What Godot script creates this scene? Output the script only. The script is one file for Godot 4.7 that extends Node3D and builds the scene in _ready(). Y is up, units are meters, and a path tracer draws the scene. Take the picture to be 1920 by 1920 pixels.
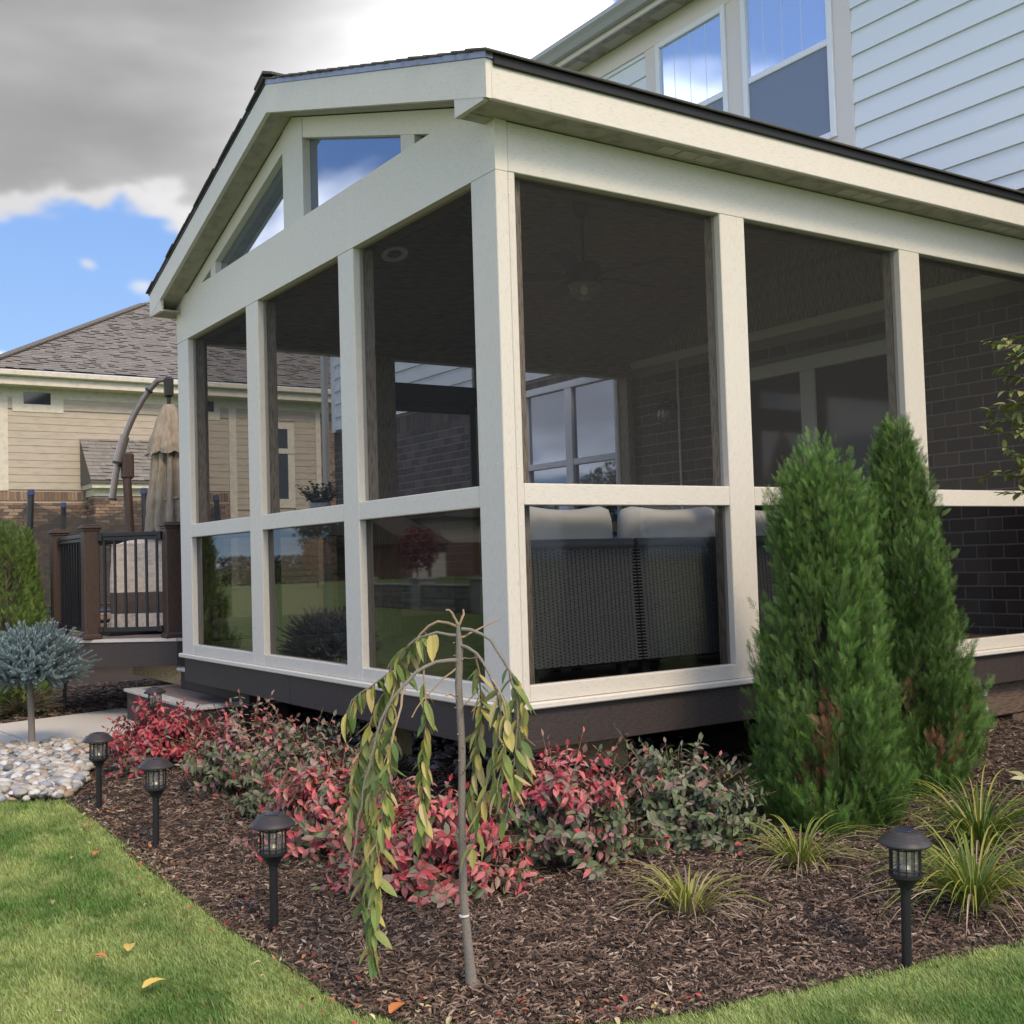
extends Node3D

# ---------------------------------------------------------------- mesh builder
class MB:
	var v := PackedVector3Array()
	var n := PackedVector3Array()
	var c := PackedColorArray()
	var ix := PackedInt32Array()
	var col := Color.WHITE

	func vert(p: Vector3, nn: Vector3) -> int:
		v.push_back(p)
		n.push_back(nn)
		c.push_back(col)
		return v.size() - 1

	func tri(a: Vector3, b: Vector3, d: Vector3) -> void:  # counter-clockwise seen from its front
		var nn := (b - a).cross(d - a).normalized()
		var i := vert(a, nn)
		vert(b, nn)
		vert(d, nn)
		ix.append_array([i, i + 2, i + 1])

	func quad(a: Vector3, b: Vector3, d: Vector3, e: Vector3) -> void:
		var nn := (d - a).cross(e - b).normalized()
		var i := vert(a, nn)
		vert(b, nn)
		vert(d, nn)
		vert(e, nn)
		ix.append_array([i, i + 2, i + 1, i, i + 3, i + 2])

	func box(p: Vector3, s: Vector3, bev := 0.0) -> MB:
		return xbox(Transform3D(Basis.IDENTITY, p), s, bev)

	func span(a: Vector3, b: Vector3, bev := 0.0) -> MB:  # box between two corners
		return box((a + b) / 2.0, (b - a).abs(), bev)

	func xbox(t: Transform3D, s: Vector3, bev := 0.0) -> MB:
		var h := s / 2.0
		var b: float = minf(bev, minf(h.x, minf(h.y, h.z)) * 0.9)
		for k in 3:
			var k1 := (k + 1) % 3
			var k2 := (k + 2) % 3
			for sg: float in [-1.0, 1.0]:
				var q: Array[Vector3] = []
				for w: Vector2 in [Vector2(-1, -1), Vector2(1, -1), Vector2(1, 1), Vector2(-1, 1)]:
					var p := Vector3.ZERO
					p[k] = sg * h[k]
					p[k1] = w.x * (h[k1] - b)
					p[k2] = w.y * (h[k2] - b)
					q.append(t * p)
				if sg > 0:
					quad(q[0], q[1], q[2], q[3])
				else:
					quad(q[0], q[3], q[2], q[1])
		if b > 0.0:
			for k in 3:  # the edge along axis k
				var k1 := (k + 1) % 3
				var k2 := (k + 2) % 3
				for s1: float in [-1.0, 1.0]:
					for s2: float in [-1.0, 1.0]:
						var q: Array[Vector3] = []
						for w: Vector2 in [Vector2(-1, 0), Vector2(1, 0), Vector2(1, 1), Vector2(-1, 1)]:
							var p := Vector3.ZERO
							p[k] = w.x * (h[k] - b)
							p[k1] = s1 * (h[k1] - b * w.y)
							p[k2] = s2 * (h[k2] - b * (1.0 - w.y))
							q.append(t * p)
						if s1 * s2 > 0:
							quad(q[0], q[3], q[2], q[1])
						else:
							quad(q[0], q[1], q[2], q[3])
			for sx: float in [-1.0, 1.0]:
				for sy: float in [-1.0, 1.0]:
					for sz: float in [-1.0, 1.0]:
						var a := t * Vector3(sx * h.x, sy * (h.y - b), sz * (h.z - b))
						var d := t * Vector3(sx * (h.x - b), sy * h.y, sz * (h.z - b))
						var e := t * Vector3(sx * (h.x - b), sy * (h.y - b), sz * h.z)
						if sx * sy * sz > 0:
							tri(a, d, e)
						else:
							tri(a, e, d)
		return self

	func prism(poly: PackedVector2Array, t: Transform3D, depth: float) -> MB:  # outline in x, y pushed from z = 0 to z = depth
		var pl := poly
		if Geometry2D.is_polygon_clockwise(pl) :
			pl = pl.duplicate()
			pl.reverse()
		var area := 0.0
		for i in pl.size():
			var j := (i + 1) % pl.size()
			area += pl[i].x * pl[j].y - pl[j].x * pl[i].y
		if area < 0.0:
			pl = pl.duplicate()
			pl.reverse()
		var tr := Geometry2D.triangulate_polygon(pl)
		for k in range(0, tr.size(), 3):
			var a := pl[tr[k]]
			var b := pl[tr[k + 1]]
			var d := pl[tr[k + 2]]
			if (b - a).cross(d - a) < 0.0:
				var w := b
				b = d
				d = w
			tri(t * Vector3(a.x, a.y, depth), t * Vector3(b.x, b.y, depth), t * Vector3(d.x, d.y, depth))
			tri(t * Vector3(a.x, a.y, 0), t * Vector3(d.x, d.y, 0), t * Vector3(b.x, b.y, 0))
		for i in pl.size():
			var a := pl[i]
			var b := pl[(i + 1) % pl.size()]
			quad(t * Vector3(a.x, a.y, 0), t * Vector3(b.x, b.y, 0), t * Vector3(b.x, b.y, depth), t * Vector3(a.x, a.y, depth))
		return self

	func tube(pts: PackedVector3Array, rad: PackedFloat32Array, sides := 8, caps := true) -> MB:
		var up := Vector3.UP
		var first := v.size()
		var side := Vector3.ZERO
		for i in pts.size():
			var dir := (pts[mini(i + 1, pts.size() - 1)] - pts[maxi(i - 1, 0)]).normalized()
			if i == 0:
				up = Vector3.UP if absf(dir.y) < 0.9 else Vector3.RIGHT
				side = dir.cross(up).normalized()
			else:
				side = (side - dir * side.dot(dir)).normalized()
			var oth := side.cross(dir)
			for k in sides:
				var a := TAU * k / sides
				var nn := side * cos(a) + oth * sin(a)
				vert(pts[i] + nn * rad[mini(i, rad.size() - 1)], nn)
		for i in pts.size() - 1:
			for k in sides:
				var a := first + i * sides + k
				var b := first + i * sides + (k + 1) % sides
				ix.append_array([a, b, b + sides, a, b + sides, a + sides])
		if caps:
			for e: int in [0, pts.size() - 1]:
				var dir := (pts[1] - pts[0]).normalized() * -1.0 if e == 0 else (pts[e] - pts[e - 1]).normalized()
				var ce := vert(pts[e], dir)
				var ring: Array[int] = []
				for k in sides:
					ring.append(vert(v[first + e * sides + k], dir))
				for k in sides:
					if e == 0:
						ix.append_array([ce, ring[(k + 1) % sides], ring[k]])
					else:
						ix.append_array([ce, ring[k], ring[(k + 1) % sides]])
		return self

	func bar(a: Vector3, b: Vector3, r: float, sides := 8) -> MB:
		return tube(PackedVector3Array([a, b]), PackedFloat32Array([r, r]), sides)

	func lathe(prof: PackedVector2Array, segs := 24, t := Transform3D.IDENTITY) -> MB:  # (radius, height) from the bottom up, outside
		for i in prof.size() - 1:
			var a := prof[i]
			var b := prof[i + 1]
			var nr := Vector2(b.y - a.y, a.x - b.x)
			if nr.length() < 1e-7:
				continue
			nr = nr.normalized()
			var f := v.size()
			for k in segs + 1:
				var an := TAU * k / segs
				var ra := Vector3(cos(an), 0, sin(an))
				var nn := (t.basis * (ra * nr.x + Vector3.UP * nr.y)).normalized()
				vert(t * (ra * a.x + Vector3.UP * a.y), nn)
				vert(t * (ra * b.x + Vector3.UP * b.y), nn)
			for k in segs:
				var q := f + k * 2
				ix.append_array([q, q + 2, q + 3, q, q + 3, q + 1])
		return self

	func add(o: MB, t: Transform3D, cc := Color(-1, 0, 0)) -> MB:
		var f := v.size()
		v.append_array(t * o.v)
		var nb := t.basis.orthonormalized()
		for x in o.n:
			n.push_back(nb * x)
		if cc.r < 0.0:
			c.append_array(o.c)
		else:
			for x in o.c:
				c.push_back(Color(x.r * cc.r, x.g * cc.g, x.b * cc.b))
		for x in o.ix:
			ix.push_back(x + f)
		return self

	func mesh() -> ArrayMesh:
		var m := ArrayMesh.new()
		var a := []
		a.resize(Mesh.ARRAY_MAX)
		a[Mesh.ARRAY_VERTEX] = v
		a[Mesh.ARRAY_NORMAL] = n
		a[Mesh.ARRAY_COLOR] = c
		a[Mesh.ARRAY_INDEX] = ix
		m.add_surface_from_arrays(Mesh.PRIMITIVE_TRIANGLES, a)
		return m

# ---------------------------------------------------------------- naming and parenting
const EYE := Vector3(4.425, 1.329, 2.952)
var rng := RandomNumberGenerator.new()
var taken := {}
var M := {}

func numbered(called: String) -> String:
	taken[called] = taken.get(called, -1) + 1
	return called if taken[called] == 0 else "%s_%03d" % [called, taken[called]]

func tag(o: Node3D, label: String, category := "", group := "", kind := "") -> Node3D:
	if label:
		o.set_meta("label", label)
	if category:
		o.set_meta("category", category)
	if group:
		o.set_meta("group", group)
	if kind:
		o.set_meta("kind", kind)
	return o

func thing(called: String, label: String, category: String, at := Vector3.ZERO, turn := 0.0, group := "") -> Node3D:
	var o := Node3D.new()
	o.name = numbered(called)
	add_child(o)
	o.position = at
	o.rotation.y = turn
	tag(o, label, category, group)
	return o

func obj(called: String, shape: Variant, mat: Material, parent: Node3D = null, kind := "") -> MeshInstance3D:
	var o := MeshInstance3D.new()
	o.mesh = shape.mesh() if shape is MB else shape
	o.set_surface_override_material(0, mat)
	if parent == null:
		o.name = numbered(called)
		add_child(o)
	else:
		o.name = called
		parent.add_child(o, true)
	if kind:
		o.set_meta("kind", kind)
	return o

func struct(called: String, shape: Variant, mat: Material) -> MeshInstance3D:
	return obj(called, shape, mat, null, "structure")

func scatter(called: String, mesh: Mesh, mat: Material, where: Array[Transform3D], cols: Array[Color], parent: Node3D = null, kind := "stuff") -> MultiMeshInstance3D:
	var mm := MultiMesh.new()
	mm.transform_format = MultiMesh.TRANSFORM_3D
	mm.use_colors = true
	mm.mesh = mesh
	mm.instance_count = where.size()
	for i in where.size():
		mm.set_instance_transform(i, where[i])
		mm.set_instance_color(i, cols[i])
	mesh.surface_set_material(0, mat)
	var o := MultiMeshInstance3D.new()
	o.multimesh = mm
	if parent == null:
		o.name = numbered(called)
		add_child(o)
	else:
		o.name = called
		parent.add_child(o, true)
	o.material_override = mat
	if kind:
		o.set_meta("kind", kind)
	return o

# alike pieces: the ones that show largest become parts of their own, the rest one joined part
# items: [shape number, palette number, Transform3D in the parent's axes]
func pieces(called: String, joined: String, parent: Node3D, shapes: Array, pal: Array, items: Array, vmat: Material, most := 300) -> void:
	var order: Array = []
	for i in items.size():
		var t: Transform3D = items[i][2]
		var sc: float = maxf(t.basis.x.length(), maxf(t.basis.y.length(), t.basis.z.length()))
		var far: float = (parent.transform * t.origin).distance_to(EYE)
		order.append([far / sc, i])
	order.sort_custom(func(a, b): return a[0] < b[0])
	var meshes := []
	for s in shapes:
		meshes.append(s.mesh())
	var rest := MB.new()
	for k in order.size():
		var it = items[order[k][1]]
		if k < most:
			var o := obj(called, meshes[it[0]], pal[it[1]], parent)
			o.transform = it[2]
		else:
			rest.add(shapes[it[0]], it[2], pal[it[1]].albedo_color.srgb_to_linear())
	if rest.v.size():
		obj(joined, rest, vmat, parent, "stuff")

# ---------------------------------------------------------------- materials
func lin(r: float, g: float, b: float) -> Color:  # a real-world base colour
	return Color(r, g, b).linear_to_srgb()

func noise_tex(freq: float, seed_: int, ramp: Array, normal := false, strength := 4.0, size := 512, cell := false) -> NoiseTexture2D:
	var f := FastNoiseLite.new()
	f.seed = seed_
	f.noise_type = FastNoiseLite.TYPE_CELLULAR if cell else FastNoiseLite.TYPE_SIMPLEX_SMOOTH
	f.frequency = freq
	f.fractal_octaves = 4
	var t := NoiseTexture2D.new()
	t.width = size
	t.height = size
	t.seamless = true
	t.noise = f
	if normal:
		t.as_normal_map = true
		t.bump_strength = strength
	else:
		var g := Gradient.new()
		var offs := PackedFloat32Array()
		var cs := PackedColorArray()
		for r in ramp:
			offs.append(r[0])
			cs.append(r[1] if r[1] is Color else Color(r[1], r[1], r[1]))
		g.offsets = offs
		g.colors = cs
		t.color_ramp = g
	return t

func mat(name_: String, col: Color, rough := 0.7, tex: Texture2D = null, scale := Vector3.ONE, nor: Texture2D = null, nscale := 0.5) -> StandardMaterial3D:
	var m := StandardMaterial3D.new()
	m.resource_name = name_
	m.albedo_color = col
	m.roughness = rough
	m.metallic_specular = 0.4
	if tex or nor:
		m.uv1_triplanar = true
		m.uv1_world_triplanar = true
		m.uv1_scale = scale
	if tex:
		m.albedo_texture = tex
	if nor:
		m.normal_enabled = true
		m.normal_texture = nor
		m.normal_scale = nscale
	M[name_] = m
	return m

func vmat(name_: String, rough := 0.7, back := Color.BLACK) -> StandardMaterial3D:
	var m := mat(name_, Color.WHITE, rough)
	m.vertex_color_use_as_albedo = true
	if back != Color.BLACK:
		m.backlight_enabled = true
		m.backlight = back
	return m

func pane(name_: String, col: Color, rough := 0.02) -> StandardMaterial3D:
	var m := mat(name_, col, rough)
	m.transparency = BaseMaterial3D.TRANSPARENCY_ALPHA
	m.metallic_specular = 0.5
	return m

func like(a: StandardMaterial3D, cols: Array) -> Array:  # the same material in other base colours
	var out := []
	for k in cols:
		var m: StandardMaterial3D = a.duplicate()
		m.albedo_color = k
		out.append(m)
	return out

func V(x: float, y: float, z: float) -> Vector3:
	return Vector3(x, y, z)

func at_dir(p: Vector3, fwd: Vector3, up := Vector3.UP) -> Transform3D:  # local -z looks along fwd
	var u := up if absf(fwd.normalized().dot(up)) < 0.98 else Vector3.RIGHT
	return Transform3D(Basis.looking_at(fwd, u), p)

# ---------------------------------------------------------------- camera, sky, light
const SUN_TO := Vector3(0.70, 0.72, 0.04)

func bump(x: float, c: float, w: float) -> float:
	return exp(-pow((x - c) / w, 2.0))

func wrap_deg(a: float) -> float:
	return fposmod(a + 180.0, 360.0) - 180.0

func make_sky() -> ImageTexture:
	var w := 2048
	var h := 1024
	var im := Image.create(w, h, false, Image.FORMAT_RGBF)
	var f1 := FastNoiseLite.new()
	f1.seed = 11
	f1.noise_type = FastNoiseLite.TYPE_SIMPLEX_SMOOTH
	f1.frequency = 0.55
	f1.fractal_octaves = 6
	f1.fractal_gain = 0.52
	var f2 := FastNoiseLite.new()
	f2.seed = 5
	f2.noise_type = FastNoiseLite.TYPE_SIMPLEX_SMOOTH
	f2.frequency = 0.5
	f2.fractal_octaves = 4
	var sun := SUN_TO.normalized()
	for j in h:
		var el := (0.5 - (j + 0.5) / h) * PI
		var y := sin(el)
		var eld := rad_to_deg(el)
		if y < -0.02:
			var cg := Color(0.20, 0.22, 0.15)
			for i in w:
				im.set_pixel(i, j, cg)
			continue
		var cy := cos(el)
		var t := pow(clampf(1.0 - y, 0.0, 1.0), 3.0)
		for i in w:
			var az := wrapf((i + 0.5) / w * TAU, -PI, PI)
			var azd := rad_to_deg(az)
			var d := Vector3(sin(az) * cy, y, -cos(az) * cy)
			var blue := Color(0.058, 0.145, 0.39).lerp(Color(0.29, 0.425, 0.585), t)
			var p := d / (maxf(y, 0.0) + 0.22)
			var q := Vector3(p.x, y * 2.5, p.z)
			var wv := f2.get_noise_3dv(q * 1.3)
			var nn := f1.get_noise_3dv(q * 1.6 + Vector3(wv, wv * 0.5, -wv) * 0.5)
			var a1 := wrap_deg(azd + 78.0)
			var bias := lerpf(-0.06, 0.07, smoothstep(16.0, 30.0, eld))
			var deck := smoothstep(13.0, 18.5, eld + a1 * 0.10 + wv * 3.0 + nn * 7.0 + f1.get_noise_3dv(q * 5.0) * 5.0) * (1.0 - smoothstep(55.0, 80.0, eld)) * smoothstep(-106.0, -90.0, azd) * (1.0 - smoothstep(-52.0, -30.0, azd))
			bias += 0.95 * deck
			bias -= 0.50 * bump(eld, 10.8, 3.4) * bump(a1, 0.0, 15.0)
			bias -= 1.35 * bump(eld, 27.5, 3.2) * bump(wrap_deg(azd + 48.6), 0.0, 2.6)
			bias += 1.3 * bump(eld, 9.4, 1.0) * bump(a1, -2.6, 2.3) + 0.75 * bump(eld, 13.4, 0.9) * bump(a1, 4.2, 1.3) + 0.6 * bump(eld, 14.4, 0.5) * bump(a1, 1.8, 0.7)
			var behind := smoothstep(-0.1, 0.5, d.z)
			bias += 0.55 * bump(eld, 11.0, 7.5) * bump(wrap_deg(azd + 116.0), 0.0, 22.0)
			bias += behind * (0.10 * bump(eld, 9.0, 9.0) - 0.50 * smoothstep(18.0, 27.0, eld) * (1.0 - smoothstep(50.0, 75.0, eld)))
			var puff := f1.get_noise_3dv(q * 5.0 + Vector3(wv, wv, wv) * 0.6)
			var cov := smoothstep(-0.09, 0.24, nn + bias + puff * (0.16 + 0.55 * bump(eld, 11.5, 4.0)))
			var thick := smoothstep(0.08, 0.75, nn * 0.8 + bias + wv * 0.15)
			var under := smoothstep(8.0, 12.5, eld) * smoothstep(-106.0, -90.0, azd) * (1.0 - smoothstep(-64.0, -50.0, azd))
			thick = maxf(thick, 0.70 * under)
			var streak := f1.get_noise_3d(p.x * 1.1 + wv, y * 9.0, p.z * 1.1)
			var gloom := clampf(0.98 - 0.0014 * pow(maxf(a1 + 2.0, 0.0), 2.0) + wv * 0.22 + streak * 0.42 + (eld - 20.0) * 0.004, 0.0, 1.0)
			var dark := lerpf(clampf(0.25 + wv * 0.5 + nn * 0.3, 0.0, 0.5), gloom, maxf(deck, under))
			var lum := 1.35 * pow(0.205 / 1.35, thick * dark) * (1.0 + wv * 0.12 + nn * 0.22 + puff * 0.20)
			lum = maxf(lum, 0.16)
			var near := maxf(d.dot(sun), 0.0)
			lum *= 1.0 + 0.9 * pow(near, 3.0)
			var cl := Color(lum * 1.0, lum * 0.985, lum * 1.0)
			var out := blue.lerp(cl, cov)
			if y < 0.02:
				out = out.lerp(Color(0.55, 0.6, 0.62), clampf((0.02 - y) / 0.04, 0.0, 1.0))
			im.set_pixel(i, j, out)
	return ImageTexture.create_from_image(im)

func light_and_lens() -> void:
	var cam := Camera3D.new()
	cam.name = "camera"
	cam.position = EYE
	cam.rotation_degrees = Vector3(2.4316, 55.968, -1.7167)
	cam.fov = 48.356
	cam.near = 0.05
	cam.far = 1200.0
	add_child(cam)
	var e := Environment.new()
	e.background_mode = Environment.BG_SKY
	var sm := PanoramaSkyMaterial.new()
	sm.panorama = make_sky()
	sm.energy_multiplier = 1.0
	e.sky = Sky.new()
	e.sky.sky_material = sm
	e.background_energy_multiplier = 1.0
	e.tonemap_mode = Environment.TONE_MAPPER_LINEAR
	e.tonemap_exposure = 2.02
	e.sdfgi_enabled = true
	e.ssao_enabled = true
	e.ssil_enabled = true
	var we := WorldEnvironment.new()
	we.name = "environment"
	we.environment = e
	add_child(we)
	var sun := DirectionalLight3D.new()
	sun.name = "sun"
	sun.light_color = Color(1.0, 0.90, 0.74)
	sun.light_energy = 0.45
	sun.light_angular_distance = 16.0
	sun.shadow_enabled = true
	add_child(sun)
	sun.look_at_from_position(SUN_TO * 10.0, Vector3.ZERO)

func make_materials() -> void:
	var fleck := noise_tex(0.05, 3, [[0.0, 0.62], [0.20, 0.90], [0.32, 0.97], [0.55, 1.0], [1.0, 0.94]])
	var soft := noise_tex(0.01, 18, [[0.0, 0.90], [0.5, 0.97], [1.0, 1.0]])
	var mottle := noise_tex(0.012, 8, [[0.0, 0.78], [0.5, 0.95], [1.0, 1.0]])
	var grain := noise_tex(0.02, 21, [[0.0, 0.72], [0.45, 0.92], [0.6, 1.0], [1.0, 0.96]])
	var wood := noise_tex(0.02, 33, [[0.0, 0.55], [0.4, 0.85], [0.6, 1.0], [1.0, 0.8]])
	var rough_n := noise_tex(0.06, 4, [], true, 3.0)
	var fine_n := noise_tex(0.15, 9, [], true, 4.0)
	var weave_n := noise_tex(0.2, 12, [], true, 6.0)
	var speck := noise_tex(0.25, 14, [[0.0, 0.45], [0.35, 0.8], [0.55, 1.0], [0.75, 1.15], [1.0, 1.3]])
	var aggregate := noise_tex(0.11, 17, [[0.0, lin(0.28, 0.25, 0.21)], [0.35, lin(0.44, 0.40, 0.34)], [0.6, lin(0.55, 0.51, 0.44)], [1.0, lin(0.75, 0.70, 0.62)]], false, 4.0, 512, true)
	# painted trim: the grain runs along each board
	mat("trim_x", lin(0.585, 0.545, 0.485), 0.62, fleck, V(0.6, 8, 8), rough_n, 0.07)
	mat("trim_y", lin(0.585, 0.545, 0.485), 0.62, fleck, V(8, 0.6, 8), rough_n, 0.07)
	mat("trim_z", lin(0.585, 0.545, 0.485), 0.62, fleck, V(8, 8, 0.6), rough_n, 0.07)
	mat("vent", lin(0.42, 0.40, 0.345), 0.8)
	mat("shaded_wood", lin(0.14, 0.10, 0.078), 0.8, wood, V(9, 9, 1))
	mat("soffit", lin(0.36, 0.34, 0.285), 0.7, mottle, V(1.2, 1.2, 1.2))
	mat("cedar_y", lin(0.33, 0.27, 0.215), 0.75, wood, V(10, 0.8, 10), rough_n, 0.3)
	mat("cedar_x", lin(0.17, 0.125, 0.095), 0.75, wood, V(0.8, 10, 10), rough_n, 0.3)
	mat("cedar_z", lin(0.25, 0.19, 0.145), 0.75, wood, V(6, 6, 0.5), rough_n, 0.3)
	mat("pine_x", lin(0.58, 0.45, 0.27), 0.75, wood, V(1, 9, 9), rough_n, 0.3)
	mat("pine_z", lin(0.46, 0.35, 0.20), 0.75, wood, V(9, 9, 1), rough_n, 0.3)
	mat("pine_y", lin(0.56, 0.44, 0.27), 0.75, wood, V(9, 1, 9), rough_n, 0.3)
	mat("rim_board", lin(0.048, 0.038, 0.037), 0.6, grain, V(2, 12, 2), rough_n, 0.35)
	mat("deck_board", lin(0.22, 0.165, 0.135), 0.65, grain, V(1, 9, 9), rough_n, 0.3)
	mat("deck_edge", lin(0.52, 0.49, 0.45), 0.6, mottle, V(2, 2, 2))
	mat("deck_post", lin(0.060, 0.038, 0.030), 0.5, grain, V(9, 1, 9), rough_n, 0.2)
	mat("black_metal", lin(0.016, 0.016, 0.018), 0.38)
	mat("bronze_metal", lin(0.22, 0.19, 0.185), 0.28)
	M.bronze_metal.metallic = 0.55
	mat("drip_edge", lin(0.27, 0.285, 0.36), 0.35, mottle, V(2, 2, 2))
	M.drip_edge.metallic = 0.3
	mat("black_edge", lin(0.010, 0.010, 0.011), 0.6)
	mat("shingle", lin(0.105, 0.098, 0.090), 0.95, speck, V(4, 4, 4), fine_n, 0.7)
	mat("gutter", lin(0.36, 0.36, 0.35), 0.35)
	mat("beige_trim", lin(0.68, 0.63, 0.58), 0.7)
	mat("vinyl", lin(0.74, 0.75, 0.76), 0.4)
	mat("vinyl_dim", lin(0.60, 0.60, 0.59), 0.45)
	mat("siding", lin(0.70, 0.735, 0.75), 0.65)
	mat("mortar", lin(0.33, 0.31, 0.30), 0.95, speck, V(3, 3, 3))
	mat("brick", lin(0.15, 0.11, 0.10), 0.9, speck, V(3, 3, 3), fine_n, 0.6)
	mat("blind", lin(0.72, 0.74, 0.78), 0.6)
	mat("wicker", lin(0.024, 0.025, 0.028), 0.5, speck, V(6, 6, 6))
	mat("wicker_strand", lin(0.13, 0.137, 0.155), 0.42)
	mat("cushion", lin(0.78, 0.78, 0.78), 0.9)
	mat("dark_bronze", lin(0.022, 0.020, 0.020), 0.45)
	mat("fan_blade", lin(0.035, 0.028, 0.024), 0.55)
	mat("pot", lin(0.55, 0.55, 0.56), 0.5)
	mat("umbrella_cloth", lin(0.30, 0.25, 0.195), 0.9, mottle, V(4, 1.2, 4), weave_n, 0.3)
	mat("cover_tan", lin(0.70, 0.58, 0.48), 0.8, mottle, V(3, 3, 3), weave_n, 0.2)
	mat("cover_brown", lin(0.125, 0.090, 0.075), 0.8, mottle, V(3, 3, 3), weave_n, 0.2)
	mat("tan_siding", lin(0.38, 0.325, 0.265), 0.7, soft, V(1.5, 1.5, 0.4))
	mat("cream_trim", lin(0.52, 0.475, 0.40), 0.7, soft, V(1, 1, 1))
	mat("neighbour_brick", lin(0.20, 0.13, 0.10), 0.9, speck, V(2, 2, 2))
	mat("neighbour_mortar", lin(0.40, 0.34, 0.28), 0.95)
	mat("dark_glass", lin(0.03, 0.035, 0.04), 0.06)
	mat("aggregate", Color.WHITE, 0.9, aggregate, V(2.2, 2.2, 2.2), fine_n, 0.5)
	mat("soil", lin(0.050, 0.034, 0.025), 0.95, speck, V(2.5, 2.5, 2.5), fine_n, 0.8)
	mat("turf", lin(0.20, 0.285, 0.085), 0.95, noise_tex(0.02, 41, [[0.0, 0.62], [0.5, 0.95], [1.0, 1.3]]), V(0.35, 0.35, 0.35), fine_n, 0.6)
	mat("net", lin(0.03, 0.03, 0.03), 0.9)
	M.net.transparency = BaseMaterial3D.TRANSPARENCY_ALPHA
	M.net.albedo_color.a = 0.62
	mat("blue_plastic", lin(0.035, 0.05, 0.12), 0.5)
	mat("bark", lin(0.13, 0.105, 0.08), 0.9, grain, V(14, 5, 14), rough_n, 0.6)
	mat("pale_bark", lin(0.205, 0.18, 0.155), 0.85, grain, V(22, 9, 22), rough_n, 0.6)
	mat("twig", lin(0.34, 0.24, 0.16), 0.8, grain, V(20, 20, 20))
	mat("dead_stem", lin(0.16, 0.125, 0.09), 0.9)
	vmat("tint", 0.85)
	vmat("tint_brick", 0.92)
	M.tint_brick.uv1_triplanar = true
	M.tint_brick.uv1_world_triplanar = true
	M.tint_brick.uv1_scale = V(3, 3, 3)
	M.tint_brick.albedo_texture = speck
	vmat("stone", 0.55)
	vmat("leafy", 0.55, Color(0.35, 0.35, 0.2))
	vmat("needles", 0.6, Color(0.2, 0.22, 0.15))
	vmat("blade", 0.5, Color(0.75, 0.8, 0.45))
	vmat("chips", 0.9)
	# glass and screens
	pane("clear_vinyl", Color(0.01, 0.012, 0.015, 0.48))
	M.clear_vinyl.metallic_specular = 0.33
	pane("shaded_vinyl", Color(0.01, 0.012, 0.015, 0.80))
	pane("lamp_glass", Color(0.9, 0.9, 0.9, 0.10), 0.05)
	mat("screen", lin(0.045, 0.044, 0.044), 0.9)
	M.screen.transparency = BaseMaterial3D.TRANSPARENCY_ALPHA
	M.screen.albedo_color.a = 0.38
	M.screen.metallic_specular = 0.1
	mat("mirror_pane", Color(0.56, 0.60, 0.67), 0.02)
	M.mirror_pane.metallic = 0.85
	mat("window_pane", Color(0.78, 0.84, 0.94), 0.03)
	M.window_pane.metallic = 0.55
	mat("window_screen", lin(0.17, 0.21, 0.29), 0.55)
	M.window_screen.metallic_specular = 0.5

# ---------------------------------------------------------------- the ground
var bed_edge := PackedVector2Array([Vector2(-2.60, 1.39), Vector2(-2.1, 1.39), Vector2(-1.66, 1.41), Vector2(-0.57, 1.46), Vector2(0.32, 1.48), Vector2(0.89, 1.45), Vector2(1.22, 1.46), Vector2(1.48, 1.38), Vector2(1.74, 1.12), Vector2(1.90, 0.76), Vector2(1.95, 0.47), Vector2(2.01, 0.20), Vector2(2.06, -0.12), Vector2(2.16, -0.59), Vector2(2.24, -1.5), Vector2(2.35, -4.72), Vector2(-4.9, -4.72), Vector2(-5.2, -0.3), Vector2(-4.88, 0.30), Vector2(-4.88, 0.72), Vector2(-4.4, 0.82), Vector2(-3.6, 1.0), Vector2(-3.0, 1.2)])
var rock_edge := PackedVector2Array([Vector2(-2.60, 1.39), Vector2(-3.0, 1.2), Vector2(-3.6, 1.0), Vector2(-4.4, 0.82), Vector2(-4.86, 0.72), Vector2(-4.86, 2.3), Vector2(-4.0, 2.15), Vector2(-3.3, 1.95), Vector2(-2.8, 1.70)])
var back_edge := PackedVector2Array([Vector2(-6.75, -0.06), Vector2(-6.45, 1.06), Vector2(-6.3, 3.2), Vector2(-11.5, 3.2), Vector2(-13.5, -4.6), Vector2(-5.2, -4.6), Vector2(-5.2, -0.25), Vector2(-6.0, -0.1)])
var path_edge := PackedVector2Array([Vector2(-4.87, 0.25), Vector2(-4.87, 2.35), Vector2(-4.9, 4.5), Vector2(-6.2, 4.5), Vector2(-6.3, 3.2), Vector2(-6.45, 1.06), Vector2(-6.75, -0.06), Vector2(-6.0, -0.10), Vector2(-4.95, 0.2)])
var patch := FastNoiseLite.new()
var lump := FastNoiseLite.new()

func within(p: Vector2, poly: PackedVector2Array) -> bool:
	return Geometry2D.is_point_in_polygon(p, poly)

func to_edge(p: Vector2, poly: PackedVector2Array) -> float:
	var best := 1e9
	for i in poly.size():
		best = minf(best, p.distance_to(Geometry2D.get_closest_point_to_segment(p, poly[i], poly[(i + 1) % poly.size()])))
	return best

func bed_height(x: float, z: float) -> float:
	var d := to_edge(Vector2(x, z), bed_edge)
	var rise := 0.012 + 0.05 * smoothstep(0.0, 0.6, d) + lump.get_noise_2d(x * 3.0, z * 3.0) * 0.018 * smoothstep(0.0, 0.3, d)
	rise += 0.10 * smoothstep(-1.5, -3.6, z) * smoothstep(0.0, 0.8, d)
	return rise

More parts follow.
